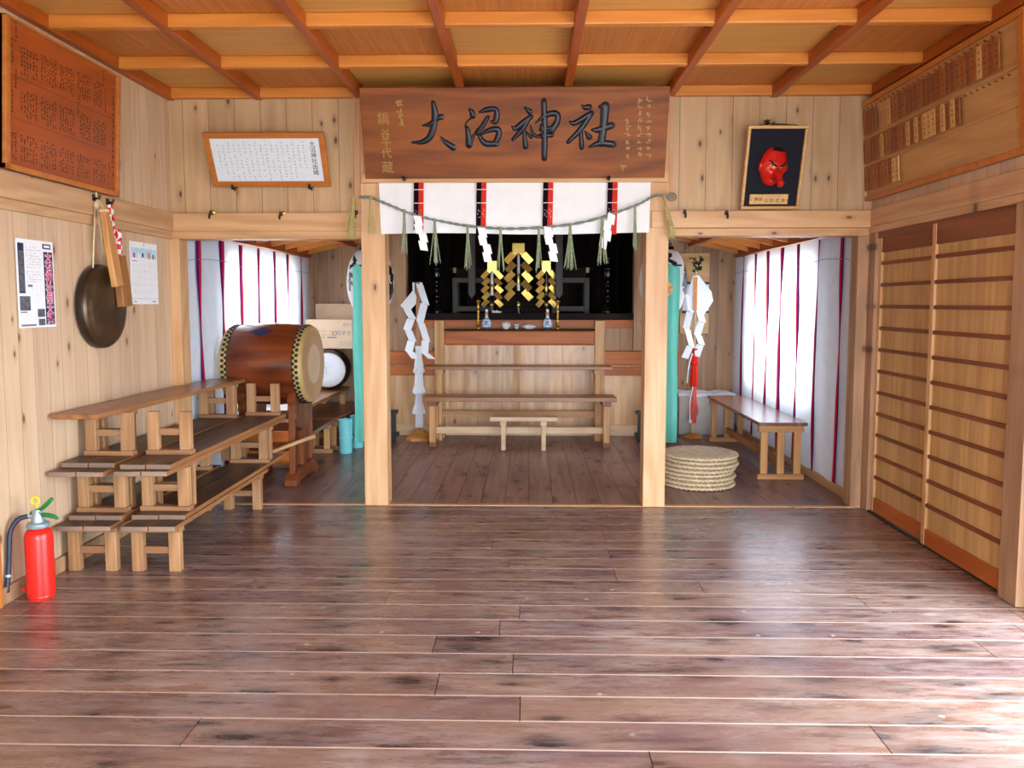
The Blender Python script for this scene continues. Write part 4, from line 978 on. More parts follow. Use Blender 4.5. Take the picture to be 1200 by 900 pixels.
# lozenge mark on top of the shell
b = B()
def loz(u, v):
    a = radians(-112) ; s1 = (u - .5) * .62; s2 = (v - .5) * .62
    ang = radians(216) + (s1 + s2) * .3; z = -.02 + (s1 - s2) * .16
    r = .3195 + .030 * (1 - (z / hl) ** 2)
    return DA @ Vector((r * cos(ang), r * sin(ang), z))
b.grid(loz, 8, 8); b.build('lozenge_mark', 'print_navy', sh, smooth=True)
t = thing('drum_stand', 'red-brown carved wooden stand under the big brown drum', 'drum stand', (-2.18, 6.8, 0))
def cradle(x):
    m = Matrix(((0, 0, 1, x - .03), (1, 0, 0, 6.8), (0, 1, 0, 0), (0, 0, 0, 1)))
    arc = [(.34 * sin(a), 1.0 - .352 * cos(a)) for a in [radians(-48 + 8 * k) for k in range(13)]]
    low = [(.30, .70), (.27, .66), (.285, .62), (.24, .59), (.245, .54), (.19, .52), (.185, .47), (.10, .45), (.06, .42)]
    poly = arc + low + [(-x_, y_) for x_, y_ in reversed(low)]
    b = B(); b.prism(poly, .06, m); b.build('cradle', 'drum_stand', t, bevel=.005)
    b = B(); b.box(x - .03, x + .03, 6.75, 6.85, .09, .48); b.box(x - .024, x + .024, 6.52, 6.58, .09, .64); b.box(x - .024, x + .024, 7.02, 7.08, .09, .64); b.build('post', 'drum_stand', t, bevel=.004)
    m2 = Matrix(((0, 0, 1, x - .05), (1, 0, 0, 6.8), (0, 1, 0, 0), (0, 0, 0, 1)))
    b = B(); b.prism([(-.34, 0), (-.22, 0), (-.2, .025), (.2, .025), (.22, 0), (.34, 0), (.34, .05), (.27, .1), (.22, .13), (-.22, .13), (-.27, .1), (-.34, .05)], .1, m2); b.build('foot', 'drum_stand', t, bevel=.006)
cradle(-1.95); cradle(-2.36)
for y, z, h in ((6.55, .40, .09), (7.05, .40, .09), (6.55, .24, .08), (6.8, .17, .08), (7.05, .24, .08)):
    b = B(); b.box(-2.38, -1.93, y - .022, y + .022, z - h / 2, z + h / 2); b.build('rail', 'orange_x', t, bevel=.004)
b = B(); b.tube([(-2.08, 6.36, .30), (-1.87, 6.44, .375), (-1.74, 6.47, .42)], [.016, .017, .018], 12); st = tag(b.build('drumstick', 'stick', smooth='auto'), 'pale wooden drumstick lying across the front of the drum stand', 'drumstick')
# ---------------------------------------------------------------- benches, second drum and box behind
def slat_bench(name, label, x0, x1, y0, y1, h, tops, legs, bars, z=0, th=.03, nleg=3, foot=True, rail=True, group=None, lw=.03):
    t = thing(name, label, 'bench', ((x0 + x1) / 2, (y0 + y1) / 2, z), 0, group)
    b = B(); b.box(x0, x1, y0, y1, z + h - th, z + h); b.build('seat_board', tops, t, bevel=.004)
    for y in (y0 + .07, y1 - .07):
        b = B(); b.box(x0 + .015, x1 - .015, y - .025, y + .025, z + h - th - .06, z + h - th); b.build('top_bar', bars, t, bevel=.003)
        if foot: b = B(); b.box(x0 + .01, x1 - .01, y - .03, y + .03, z, z + .045); b.build('foot_bar', bars, t, bevel=.003)
        for k in range(nleg):
            x = x0 + .065 + (x1 - x0 - .13) * k / (nleg - 1)
            b = B(); b.box(x - lw, x + lw, y - .018, y + .018, z + (.045 if foot else 0), z + h - th - .06); b.build('leg', legs, t, bevel=.003)
    if rail: b = B(); b.box((x0 + x1) / 2 - .018, (x0 + x1) / 2 + .018, y0 + .09, y1 - .09, z + .1, z + .16); b.build('stretcher', 'bench_ryl', t, bevel=.003)
    return t
slat_bench('long_bench', 'long brown bench with three-post ends along the right striped curtain', 1.94, 2.35, 6.78, 8.78, .495, 'bench_ry', 'bench_lz', 'bench_rx')
slat_bench('low_bench', 'low brown bench behind the drum stand, nearer of two end to end', -2.42, -1.955, 7.16, 8.02, .335, 'bench_top1', 'bench_lz', 'bench_bar')
slat_bench('low_bench', 'low brown bench behind the cyan jars, farther of two end to end', -2.42, -1.93, 8.06, 9.4, .335, 'bench_top1', 'bench_lz', 'bench_bar')
slat_bench('low_table', 'narrow low table standing on the low benches, carrying the white-skinned drum', -2.44, -2.09, 7.2, 9.3, .195, 'bench_x', 'bench_lz', 'bench_bar', z=.335, foot=False, rail=False, nleg=2)
t = thing('second_drum', 'smaller dark barrel drum with a white skin facing the room', 'drum', (-2.25, 9.05, .53))
Dm = Matrix.Translation((-2.245, 9.05, .761)) @ Matrix.Rotation(radians(7), 4, 'Z') @ Matrix.Rotation(pi / 2, 4, 'X')
b = B(); b.lathe([(.182 + .045 * (1 - (z / .24) ** 2), z) for z in [.24 * (-1 + k / 6) for k in range(13)]], 40, Dm); b.build('shell', 'drum2', t, smooth=True)
b = B(); b.lathe([(.19, .215), (.189, .24), (.18, .25), (.1, .252), (0, .252)], 40, Dm); sk = b.build('drum_skin', 'skin_white', t, smooth=True)
b = B(); r2 = random.Random(2)
for i in range(3):
    for j in range(2): b.marks(-.05 + j * .03, .03 - i * .028, .02, Dm @ Matrix.Translation((0, 0, .2525)), 3, 0, r2)
b.build('lettering', 'print_grey', sk)
t = thing('cardboard_box', 'tan cardboard box with printed lettering resting on the smaller dark drum', 'cardboard box', (-2.26, 9.16, .992))
bm_ = Matrix.Translation((-2.24, 8.98, .990)) @ Matrix.Rotation(radians(-4), 4, 'Z')
b = B(); b.box(-.27, .27, 0, .36, 0, .325, 0, bm_); bx_ = b.build('carton', 'card', t, bevel=.004)
b = B(); b.box(-.27, .27, .355, .362, .325, .50, 0, bm_); b.build('open_flap', 'card', t)
fm = bm_ @ Matrix(((1, 0, 0, 0), (0, 0, -1, -.0008), (0, 1, 0, 0), (0, 0, 0, 1)))
b = B(); b.text('ワニコ', .075, fm @ Matrix.Translation((-.06, .17, 0)), .0005); b.build('orange_lettering', 'print_orange', bx_)
b = B(); b.text('羽すき', .06, fm @ Matrix.Translation((.17, .17, 0)), .0005)
b.tube([fm @ Vector((.065 + .022 * cos(a), .17 + .022 * sin(a), 0)) for a in [k * pi / 10 for k in range(21)]], .004, 5, caps=False)
b.box(-.02, .09, .118, .132, 0, .0008, 0, fm); b.box(-.08, -.05, .12, .13, 0, .0008, 0, fm)
for (x0, x1, y0, y1) in ((.13, .25, .04, .075), (.17, .25, .255, .285)):
    for q in ((x0, x1, y0, y0 + .003), (x0, x1, y1 - .003, y1), (x0, x0 + .003, y0, y1), (x1 - .003, x1, y0, y1)): b.box(q[0], q[1], q[2], q[3], 0, .0008, 0, fm)
    for k in range(6): b.marks(x0 + .012 + k * (x1 - x0 - .02) / 6, (y0 + y1) / 2, .014, fm, 3)
b.build('dark_lettering', 'print_grey', bx_)
def cyan_jar(x, y, lb):
    T = Matrix.Translation((x, y, 0)); t = thing('cyan_jar', lb, 'jar', (x, y, 0), 0, None)
    b = B(); b.lathe([(0, 0), (.062, 0), (.065, .006), (.066, .15), (.070, .154), (.0705, .165), (.067, .169), (.067, .325), (.069, .33), (.069, .34), (.062, .34), (.061, .33), (.06, .02), (0, .02)], 32, T); b.build('body', 'cyan', t, smooth='auto')
    b = B(); b.lathe([(.0703, .148), (.0735, .152), (.0735, .158), (.0703, .162)], 32, T); b.build('ring', 'cyan', t, smooth=True)
cyan_jar(-1.835, 7.96, 'front cyan bamboo-shaped jar on the floor beside the left pillar')
cyan_jar(-1.79, 8.28, 'rear cyan bamboo-shaped jar on the floor partly behind the front one')
b = B(); b.box(-2.4, -2.2, 9.42, 9.5, .02, .3); tag(b.build('blue_case', 'bluebox', bevel=.01), 'dark blue case standing behind the low benches', 'case')

# ---------------------------------------------------------------- lanterns and teal banners behind the pillars
def lantern_stand(x, xb, side, front):
    t = thing('lantern_stand', 'dark wooden stand pole behind the %s pillar carrying lantern and teal banner' % side, 'lantern stand', (x, 8.6, 0))
    b = B(); b.box(x - .022, x + .022, 8.62, 8.66, .05, 2.25); b.build('pole', 'iron', t, bevel=.004)
    s_ = 1 if side == 'left' else -1
    for dx in (-.17, .17):
        xx = x + dx
        b = B(); b.box(xx - .03, xx + .03, 8.6, 8.66, .04, .33); b.box(xx - .05, xx + .05, 8.57, 8.69, .31, .345); b.box(xx - .055, xx + .055, 8.55, 8.71, .06, .10); b.box(xx - .03, xx + .03, 8.6, 8.66, 0, .05); b.build('foot_post', 'iron', t, bevel=.004)
    b = B(); b.box(x - .17, x + .17, 8.615, 8.645, .16, .22); b.build('cross_bar', 'iron', t)
    b = B(); b.box(x - .12, x + .12, 8.58, 8.61, 2.1, 2.125); b.build('top_bar', 'iron', t)
    L = thing('paper_lantern', 'white paper lantern with black brush characters behind the %s pillar' % side, 'lantern', (x, 8.38, 1.37))
    T = Matrix.Translation((x, 8.34, 1.38)); prof = [(.10, 0)]
    R = lambda z: .10 + .14 * min(1, sin(pi * min(max(z / .66, 0), 1)) ** .5)
    for k in range(1, 44): z = .66 * k / 44; prof.append((R(z) + (.0025 if k % 2 else 0), z))
    prof.append((.10, .66))
    b = B(); b.lathe(prof, 40, T); sh = b.build('shade', 'lantern', L, smooth=True)
    b = B(); b.lathe([(.105, -.025), (.108, -.02), (.108, .004), (.1, .006)], 32, T); b.build('ring_band', 'black', L); b = B(); b.lathe([(.1, .654), (.108, .656), (.108, .69), (.1, .695)], 32, T); b.build('ring_band', 'black', L)
    b = B(); b.tube([T @ Vector((-.1, 0, .68)), T @ Vector((-.06, 0, .76)), T @ Vector((.06, 0, .76)), T @ Vector((.1, 0, .68))], .005, 6); b.tube([T @ Vector((0, 0, .76)), T @ Vector((0, .25, .73))], .005, 6); b.build('handle', 'iron', L)
    # brush strokes on the shade: (angle offset, height) patches
    def patch(a0, z0, a1, z1, w0, w1):
        pts = []
        b = B()
        def f(u, v):
            a = a0 + (a1 - a0) * u; z = z0 + (z1 - z0) * u; da, dz = (a1 - a0) * .23, (z1 - z0); l = sqrt(da * da + dz * dz); w = (w0 + (w1 - w0) * u) * (v - .5)
            a += -dz / l * w / .23; z += da / l * w
            return T @ Vector(((R(z) + .004) * cos(a), (R(z) + .004) * sin(a), z))
        b.grid(f, 8, 3); b.build('brush_stroke', 'ink', sh, smooth=True)
    fa = -pi / 2
    if side == 'left':
        for q in ((-.95, .60, -.55, .53, .03, .05), (-.55, .53, -.95, .47, .05, .03), (-.9, .42, -.5, .38, .035, .045), (-.95, .34, -.55, .31, .03, .04), (-.8, .40, -.85, .24, .03, .03)): patch(fa + q[0], q[1], fa + q[2], q[3], q[4], q[5])
        for q in ((.95, .50, 1.4, .43, .08, .12), (1.45, .43, 1.25, .33, .12, .05), (.9, .26, 1.15, .32, .07, .1), (1.15, .30, 1.45, .2, .13, .1), (1.45, .2, 1.2, .15, .06, .03)): patch(fa + q[0], q[1], fa + q[2], q[3], q[4], q[5])
        patch(fa + .45, .06, fa + .48, .02, .02, .02)
    else:
        for q in ((-.3, .615, .35, .60, .035, .035), (.3, .60, -.3, .53, .035, .02), (0, .56, .5, .50, .03, .05), (-.3, .47, .35, .46, .035, .03), (.1, .49, .2, .40, .04, .03), (-.2, .40, .4, .38, .03, .03)): patch(fa + q[0], q[1], fa + q[2], q[3], q[4], q[5])
        for q in ((1.35, .52, 1.05, .42, .06, .08), (1.05, .42, .95, .28, .07, .1), (.95, .28, 1.15, .2, .09, .03), (1.35, .36, 1.2, .27, .03, .1)): patch(fa + q[0], q[1], fa + q[2], q[3], q[4], q[5])
    # banner
    bn = thing('teal_banner', 'long teal cloth banner hanging behind the %s pillar' % side, 'banner', (xb, 8.05, .1))
    w = .24
    def bf(u, v): return (xb - w / 2 + w * u + .006 * sin(v * 9), 8.05 + .012 * sin(u * 14 + v * 2) + .01 * sin(v * 6), .1 + 1.78 * v - (.07 * max(0, u - .55) if v > .97 else 0))
    b = B(); b.grid(bf, 24, 40); cl = b.build('cloth', 'teal', bn, smooth=True)
    if front:
        b = B(); mm_ = plane_mat((xb - .02, 8.02, 1.64), (1, 0, 0), (0, 0, 1)); b.lathe([(0, .002), (.075, .002), (.075, 0)], 28, mm_); e = b.build('round_crest', 'tag3', cl)
        b = B(); 
        for k in range(6): a = k * pi / 3; b.stroke([(.02 * cos(a), .02 * sin(a)), (.06 * cos(a + .3), .06 * sin(a + .3))], [.01, .02], .001, mm_ @ Matrix.Translation((0, 0, .002)))
        b.build('crest_mark', 'print_orange', e)
    b = B(); b.tube([(xb - w / 2 - .02, 8.055, 1.87), (xb + w / 2 + .02, 8.055, 1.87)], .009, 8); b.build('rod', 'iron', bn)
lantern_stand(-1.64, -1.645, 'left', False)
lantern_stand(1.37, 1.365, 'right', True)
for q in (): pass

# ---------------------------------------------------------------- right alcove
t = thing('covered_box', 'low pale grey box against the back wall of the right alcove', 'box', (2.1, 9.25, 0))
b = B(); b.box(1.70, 2.33, 9.12, 9.5, 0, .47); b.build('body', 'boxcloth', t, bevel=.012)
b = B(); b.grid(lambda u, v: (1.69 + .655 * u, 9.10 + .41 * v, .478 + .006 * sin(u * 17) + .004 * sin(v * 9 + u * 4)), 30, 10); b.grid(lambda u, v: (1.69 + .655 * u, 9.10 + .004 * sin(u * 20), .478 + .006 * sin(u * 17) - .035 * v), 30, 2); b.build('cover_sheet', 'whitecloth', t, smooth=True)
t = thing('pale_panel', 'pale wooden panel with a framed print leaning on the right alcove back wall', 'panel', (1.95, 9.53, 1.14))
b = B(); b.box(1.77, 2.105, 9.52, 9.548, 1.14, 2.08); b.build('board', 'frame_p', t, bevel=.003)
b = B(); b.box(1.80, 2.1, 9.512, 9.52, 1.385, 1.74); pr = b.build('print', 'paperb', t)
b = B(); b.box(1.795, 2.103, 9.505, 9.52, 1.715, 1.745); b.box(1.795, 2.103, 9.505, 9.52, 1.38, 1.41); b.build('scroll_bar', 'hose', pr)
b = B(); r2 = random.Random(8); mq = plane_mat((1.95, 9.511, 1.56), (1, 0, 0), (0, 0, 1)); tiny_text(b, mq, -.02, .12, -.12, .12, .02, 8, r2, .7); b.build('lettering', 'print_grey', pr)

# woven cushions
zc = [(1.415, 6.655)]
hz = .034
first = None
names = ['topmost woven straw cushion of the stack beside the right pillar', 'second woven straw cushion from the top of the stack', 'third woven straw cushion from the top of the stack', 'fourth woven straw cushion from the top of the stack', 'fifth woven straw cushion from the top of the stack', 'sixth woven straw cushion from the top of the stack', 'seventh woven straw cushion from the top of the stack', 'bottom woven straw cushion of the stack on the floor']
T = Matrix()
for k in range(8):
    i = 7 - k
    loc = (1.415 + rng.uniform(-.02, .02) + (.012 if i in (1, 5) else 0), 6.655 + rng.uniform(-.01, .01), hz * k)
    if first is None:
        first = thing('straw_cushion', names[i], 'cushion', (0, 0, 0), 0, 'stacked straw cushions'); ROOT[first.name] = Matrix()
        b = B(); b.lathe([(0, .002), (.2, .002), (.272, .001), (.294, .007), (.305, .0165), (.294, .026), (.272, .032), (.2, .0315), (0, .0315)], 56, T); b.build('woven_disc', 'zabuton', first, smooth=True)
        b = B(); b.tube([(.295 * cos(a), .295 * sin(a), .0165 + .0105 * sin(a * 46)) for a in [2 * pi * q / 368 for q in range(369)]], .006, 5, caps=False); b.build('braided_edge', 'zabuton', first, smooth=True)
        first.location = loc
    else: c_ = dup(first, loc, rng.uniform(-.4, .4), names[i], 'stacked straw cushions'); c_.scale = (rng.uniform(.97, 1.03),) * 2 + (1,)
# ---------------------------------------------------------------- offering stands with folded paper
def skirt(b, T, prof, folds, amp, seg=40):
    """a gathered cloth tube: prof (radius, z)"""
    n = len(prof) - 1
    def f(u, v):
        q = v * n; i = min(int(q), n - 1); a0, a1 = prof[i], prof[i + 1]; s_ = q - i; s_ = s_ * s_ * (3 - 2 * s_)
        r = a0[0] + (a1[0] - a0[0]) * s_; z = a0[1] + (a1[1] - a0[1]) * (q - i); a = 2 * pi * u
        r *= 1 + amp * sin(a * folds + v * 3)
        return T @ Vector((r * cos(a), r * sin(a), z))
    b.grid(f, seg, n * 5)
def drop(b, T, pts, w, jag, nz=4):
    """folded paper streamer: slanted panels stepping down a path, each a thin folded sheet"""
    P = catmull(pts, 12); L = len(P) - 1
    for k in range(nz):
        p, q = P[int(L * k / nz)], P[int(L * (k + 1) / nz)]; s_ = jag * (1 if k % 2 == 0 else -1)
        dz = (p[1] - q[1])
        c = [(p[0] - w / 2 - s_ * .5, p[1]), (p[0] + w / 2 - s_ * .5, p[1] - dz * .1), (q[0] + w / 2 + s_, q[1] - dz * .12), (q[0] - w / 2 + s_, q[1] + dz * .02)]
        f = b.verts([T @ Vector((x, p[2] + (.006 if (i in (1, 2)) == (k % 2 == 0) else -.006), z)) for i, (x, z) in enumerate(c)])
        g = b.verts([T @ Vector((x, p[2] + .003 + (.006 if (i in (1, 2)) == (k % 2 == 0) else -.006), z)) for i, (x, z) in enumerate(c)])
        b.face(f); b.face(g[::-1])
        for i in range(4): b.face([f[i], f[(i + 1) % 4], g[(i + 1) % 4], g[i]])
gx, gy = -1.2, 8.72
t = thing('white_paper_wand', 'wooden pole on an amber base, dressed with white zigzag paper and white cloth', 'paper wand', (gx, gy, 0))
T = Matrix.Translation((gx, gy, 0))
b = B(); b.box(-.024, .024, -.012, .012, .04, 1.725, 0, T); b.build('pole', 'pole', t, bevel=.003)
b = B()
b.lathe([(.155, 0), (.155, .012), (.15, .03), (.05, .115), (.03, .118), (0, .118)], 8, T @ Matrix.Rotation(radians(22.5), 4, 'Z') @ Matrix.Scale(.7, 4, (0, 1, 0))); b.build('base', 'base_orange', t, bevel=.004)
b = B()
b.prism([(-.055, 1.72), (-.03, 1.72), (-.03, 1.62), (-.012, 1.56), (-.02, 1.49), (-.10, 1.40), (-.19, 1.47), (-.055, 1.63)], .004, Matrix(((1, 0, 0, gx), (0, 0, 1, gy - .03), (0, 1, 0, 0), (0, 0, 0, 1))))
drop(b, T, [(-.10, 1.44, -.035), (-.085, 1.3, -.04), (-.09, 1.15, -.04), (-.075, 1.0, -.035), (-.06, .90, -.03)], .085, .03, 5)
drop(b, T, [(.035, 1.71, -.02), (.055, 1.5, -.03), (.05, 1.3, -.035), (.065, 1.1, -.04), (.10, .96, -.04), (.12, .90, -.04)], .08, .03, 5)
b.prism([(.02, 1.72), (.05, 1.72), (.075, 1.6), (.085, 1.4), (.05, 1.38), (.045, 1.55)], .004, Matrix(((1, 0, 0, gx), (0, 0, 1, gy - .025), (0, 1, 0, 0), (0, 0, 0, 1))))
b.build('folded_paper', 'paper', t)
b = B(); b.lathe([(.034, 1.0), (.038, 1.0), (.038, 1.035), (.034, 1.035)], 16, T); b.build('paper_band', 'paper', t)
b = B(); skirt(b, T, [(.032, 1.01), (.036, .92), (.05, .80), (.062, .76), (.04, .73), (.045, .62), (.066, .53), (.034, .50), (.042, .42), (.07, .30), (.068, .295)], 7, .10); skirt(b, T, [(.04, .32), (.043, .2), (.041, .145)], 5, .06); b.build('white_wrap', 'whitecloth', t, smooth=True)

gx, gy = 1.825, 8.93
T = Matrix.Translation((gx, gy, 0))
t = thing('red_cloth_paper_wand', 'wooden pole with evergreen sprig, white paper and red cloth before the right alcove box', 'paper wand', (gx, gy, 0))
b = B(); b.lathe([(.014, .03), (.014, 1.86), (0, 1.87)], 12, T); b.build('pole', 'pale_x', t, smooth='auto')
b = B(); b.lathe([(0, 0), (.12, 0), (.115, .02), (.04, .06), (0, .062)], 8, T); b.build('base', 'base_orange', t, bevel=.004)
b = B()
m = Matrix(((1, 0, 0, gx), (0, 0, 1, gy - .03), (0, 1, 0, 0), (0, 0, 0, 1)))
b.prism([(-.035, 1.80), (.03, 1.80), (.17, 1.62), (.19, 1.52), (.10, 1.38), (.04, 1.28), (-.03, 1.55), (-.095, 1.58)], .004, m)
drop(b, T, [(-.07, 1.60, -.03), (-.08, 1.45, -.03), (-.07, 1.3, -.035), (-.075, 1.15, -.03), (-.065, 1.0, -.025), (-.08, .90, -.03)], .07, .03)
drop(b, T, [(.06, 1.42, -.03), (.045, 1.3, -.03), (.055, 1.15, -.03), (.04, 1.05, -.03), (.05, .92, -.025)], .075, .035)
b.build('folded_paper', 'paper', t)
b = B(); b.box(-.03, .01, -.045, -.034, 1.42, 1.78, 0, T); b.build('paper_slip', 'print_orange', t)
b = B(); skirt(b, T, [(.04, 1.0), (.026, .97), (.034, .90), (.045, .83), (.026, .81), (.034, .76), (.038, .66), (.042, .585), (.026, .575)], 6, .12); b.build('upper_red_cloth', 'redcloth', t, smooth=True)
b = B(); skirt(b, T, [(.026, .58), (.03, .52), (.036, .4), (.05, .32), (.046, .27), (.034, .25), (.03, .17)], 6, .12); b.build('lower_pink_cloth', 'pinkcloth', t, smooth=True)
b = B(); b.tube(catmull([(gx - .03, gy - .05, .95), (gx - .07, gy - .055, .8), (gx - .085, gy - .05, .62)], 4), .006, 6); b.tube(catmull([(gx - .02, gy - .055, .58), (gx - .05, gy - .06, .4), (gx - .045, gy - .055, .22)], 4), .006, 6); b.lathe([(0, .03), (.016, .01), (.022, -.02), (0, -.02)], 8, Matrix.Translation((gx - .045, gy - .055, .2))); b.build('white_cord', 'paper', t)
b = B(); r2 = random.Random(6)
stems = [((gx, gy, 1.8), (gx + r2.uniform(-.09, .09), gy + r2.uniform(-.06, .03), 1.8 + r2.uniform(.12, .22))) for _ in range(6)]
for a, c in stems: b.tube([a, c], .003, 5)
b.build('sprig_stem', 'leaf', t)
b = B()
for a, c in stems:
    for k in range(7):
        p = Vector(a).lerp(Vector(c), .25 + .75 * k / 6); d = Vector((r2.uniform(-1, 1), r2.uniform(-.7, .3), r2.uniform(-.1, 1))).normalized(); s_ = d.orthogonal().normalized(); L = r2.uniform(.04, .06); w = L * .24
        up_ = d.cross(s_)
        v = b.verts([p, p + d * L * .35 + s_ * w, p + d * L * .75 + s_ * w * .8, p + d * L, p + d * L * .75 - s_ * w * .8, p + d * L * .35 - s_ * w, p + d * L * .5 + up_ * .006])
        for i in range(6): b.face([v[i], v[(i + 1) % 6], v[6]])
o = b.build('leaves', 'leaf', t); o['kind'] = 'stuff'

# ---------------------------------------------------------------- benches before the altar
def altar_bench(name, label, x0, x1, y0, y1, h, th, mt, ml, leg, xin, stretch, dark_tip=False, ohang=.05):
    t = thing(name, label, 'bench', ((x0 + x1) / 2, (y0 + y1) / 2, 0))
    b = B(); b.box(x0, x1, y0, y1, h - th, h); b.build('board', mt, t, bevel=.004)
    for xs, s_ in ((x0 + xin, 1), (x1 - xin, -1)):
        b = B(); b.box(xs - leg * .7, xs + leg * .7, y0 + .02, y1 - .02, h - th - .05, h - th); b.build('top_cleat', 'batten' if dark_tip else ml, t, bevel=.003)
        for y in (y0 + .05, y1 - .05):
            b = B(); b.box(xs - leg / 2, xs + leg / 2, y - .025, y + .025, 0, h - th - .05); lg = b.build('leg', ml, t, bevel=.004)
            if dark_tip: b = B(); b.box(xs - leg / 2 - .002, xs + leg / 2 + .002, y - .027, y + .027, 0, .05); b.build('foot_tip', 'batten', lg)
        b = B(); b.box(xs - .016, xs + .016, y0 + .07, y1 - .07, (stretch or .1) - .03, (stretch or .1) + .03); b.build('side_rail', ml, t)
    if stretch: b = B(); b.box(x0 + xin, x1 - xin, (y0 + y1) / 2 - .018, (y0 + y1) / 2 + .018, stretch - .035, stretch + .035); b.build('stretcher', 'pale_x' if dark_tip else 'bench_rx', t, bevel=.003)
    return t
altar_bench('tall_offering_bench', 'taller long brown bench close to the altar panel, behind the front bench', -1.125, .895, 8.66, 8.96, .815, .034, 'bench_x', 'bench_lz', .06, .15, .28)
altar_bench('offering_bench', 'long brown bench before the altar, in front of the taller one', -1.105, .905, 8.28, 8.60, .525, .045, 'bench_x', 'bench_lz', .065, .10, .16, True)
altar_bench('small_stool_bench', 'small pale low bench on the floor in front of the long benches', -.395, .285, 8.10, 8.27, .345, .042, 'pale_x', 'pale_x', .045, .135, 0)

# offering platform: two posts and a rail carrying a shelf
t = thing('offering_shelf', 'amber wooden shelf with two corner posts at the altar front', 'shelf', (-.1, 8.95, 0))
for x in (-1.0, .785):
    b = B(); b.box(x - .055, x + .055, 8.97, 9.04, 0, 1.305); b.build('post', 'bench_lz', t, bevel=.005)
b = B(); b.box(-.945, .73, 8.965, 9.04, 1.03, 1.195); b.build('front_rail', 'orange_x', t, bevel=.022, seg=4)
b = B(); b.box(-.945, .73, 8.93, 9.055, 1.195, 1.21); b.build('shelf_board', 'dark_x', t, bevel=.002)
b = B(); b.box(-.945, .73, 9.0, 9.03, .13, 1.03); b.build('front_panel', 'altar_board', t)
b = B(); b.box(-.18, -.10, 8.992, 9.0, .13, 1.03); b.build('centre_strip', 'bench_lz', t)
ZS = 1.21
def candle_stand(x, lb):
    T = Matrix.Translation((x, 8.985, ZS)); pf = [(.028, 0), (.03, .006), (.026, .02), (.012, .026), (.02, .045), (.026, .055), (.014, .066), (.012, .085), (.02, .095), (.012, .106), (.011, .135), (.019, .145), (.011, .156), (.011, .185), (.018, .195), (.01, .206), (.011, .255), (.014, .275), (.024, .3), (.03, .306), (.03, .316), (.012, .318), (0, .318)]
    t = thing('candle_stand', lb, 'candle stand', (x, 8.985, ZS), 0, 'gold candle stands')
    b = B(); b.lathe([(0, 0)] + [(r, z) for r, z in pf if z <= .026], 20, T); b.build('foot', 'brass', t, smooth=True)
    b = B(); b.lathe([(r, z) for r, z in pf if .026 <= z <= .3], 20, T); b.build('stem', 'brass', t, smooth=True)
    b = B(); b.lathe([(r, z) for r, z in pf if z >= .3], 20, T); b.build('drip_pan', 'brass', t, smooth=True)
    b = B(); b.lathe([(.0, .318), (.004, .318), (.001, .345), (0, .346)], 8, T); b.build('spike', 'brass', t)
candle_stand(-.565, 'slender gold candle stand left of the left porcelain bottle'); candle_stand(.318, 'slender gold candle stand right of the right porcelain bottle')
def sake_bottle(x, lb):
    T = Matrix.Translation((x, 8.985, ZS)); t = thing('porcelain_bottle', lb, 'bottle', (x, 8.985, ZS), 0, 'porcelain bottles on the altar shelf')
    b = B(); b.lathe([(0, 0), (.036, 0), (.04, .006), (.05, .04), (.052, .065), (.044, .095), (.024, .12), (.016, .135), (.015, .15), (.02, .155), (0, .156)], 28, T); bd = b.build('body', 'bottle', t, smooth=True)
    b = B(); b.lathe([(.0375, .002), (.0415, .006), (.0462, .022), (.0455, .022)], 28, T); b.build('blue_band', 'cobalt', bd, smooth=True); b = B(); b.lathe([(.0257, .119), (.034, .108), (.0345, .108)], 28, T); b.build('blue_band', 'cobalt', bd, smooth=True)
    b = B(); m = plane_mat((x, 8.985 - .0535, ZS + .065), (1, 0, 0), (0, 0, 1))
    b.stroke([(-.02, .012), (0, .016), (.022, .01)], [.006, .011, .006], .003, m); b.stroke([(.002, .026), (-.004, 0), (-.02, -.022)], [.006, .01, .006], .003, m); b.stroke([(.004, -.002), (.012, -.016), (.024, -.02)], [.005, .01, .008], .003, m); b.stroke([(-.026, -.004), (-.014, -.008)], [.006, .008], .003, m)
    b.build('blue_character', 'cobalt', bd)
    b = B(); b.lathe([(.0155, .15), (.017, .155), (.0165, .19), (0, .191)], 16, T); b.build('stopper', 'print_orange', t, smooth='auto')
    b = B(); b.lathe([(.014, .19), (.015, .215), (.01, .22), (0, .22)], 12, T); b.build('paper_tip', 'paper', t, smooth='auto')
sake_bottle(-.472, 'white and blue porcelain bottle beside the left gold candle stand'); sake_bottle(.205, 'white and blue porcelain bottle beside the right gold candle stand')
T = Matrix.Translation((-.255, 8.985, ZS)); t = thing('lidded_bowl', 'small round white lidded bowl on the altar shelf', 'bowl', (-.255, 8.985, ZS))
b = B(); b.lathe([(0, 0), (.028, 0), (.032, .006), (.05, .03), (.053, .045), (.05, .06), (.048, .06)], 28, T); b.build('bowl', 'white', t, smooth=True)
b = B(); b.lathe([(.051, .06), (.045, .075), (.02, .084), (0, .086)], 28, T); b.build('lid', 'white', t, smooth=True)
T = Matrix.Translation((-.14, 8.985, ZS)); t = thing('small_cup', 'small white cup with blue mark between the bowl and the plate', 'cup', (-.14, 8.985, ZS))
b = B(); b.lathe([(0, 0), (.018, 0), (.018, .008), (.024, .02), (.03, .055), (.028, .055), (.022, .02), (0, .014)], 24, T); cb = b.build('body', 'white', t, smooth=True)
b = B(); b.lathe([(0, .003), (.007, .002), (.008, 0)], 10, plane_mat((-.14, 8.9585, ZS + .032), (1, 0, 0), (0, 0, 1))); b.build('blue_mark', 'cobalt', cb)
T = Matrix.Translation((-.0, 8.985, ZS)); t = thing('shallow_dish', 'shallow white dish with a low domed cover on the altar shelf', 'dish', (0, 8.985, ZS))
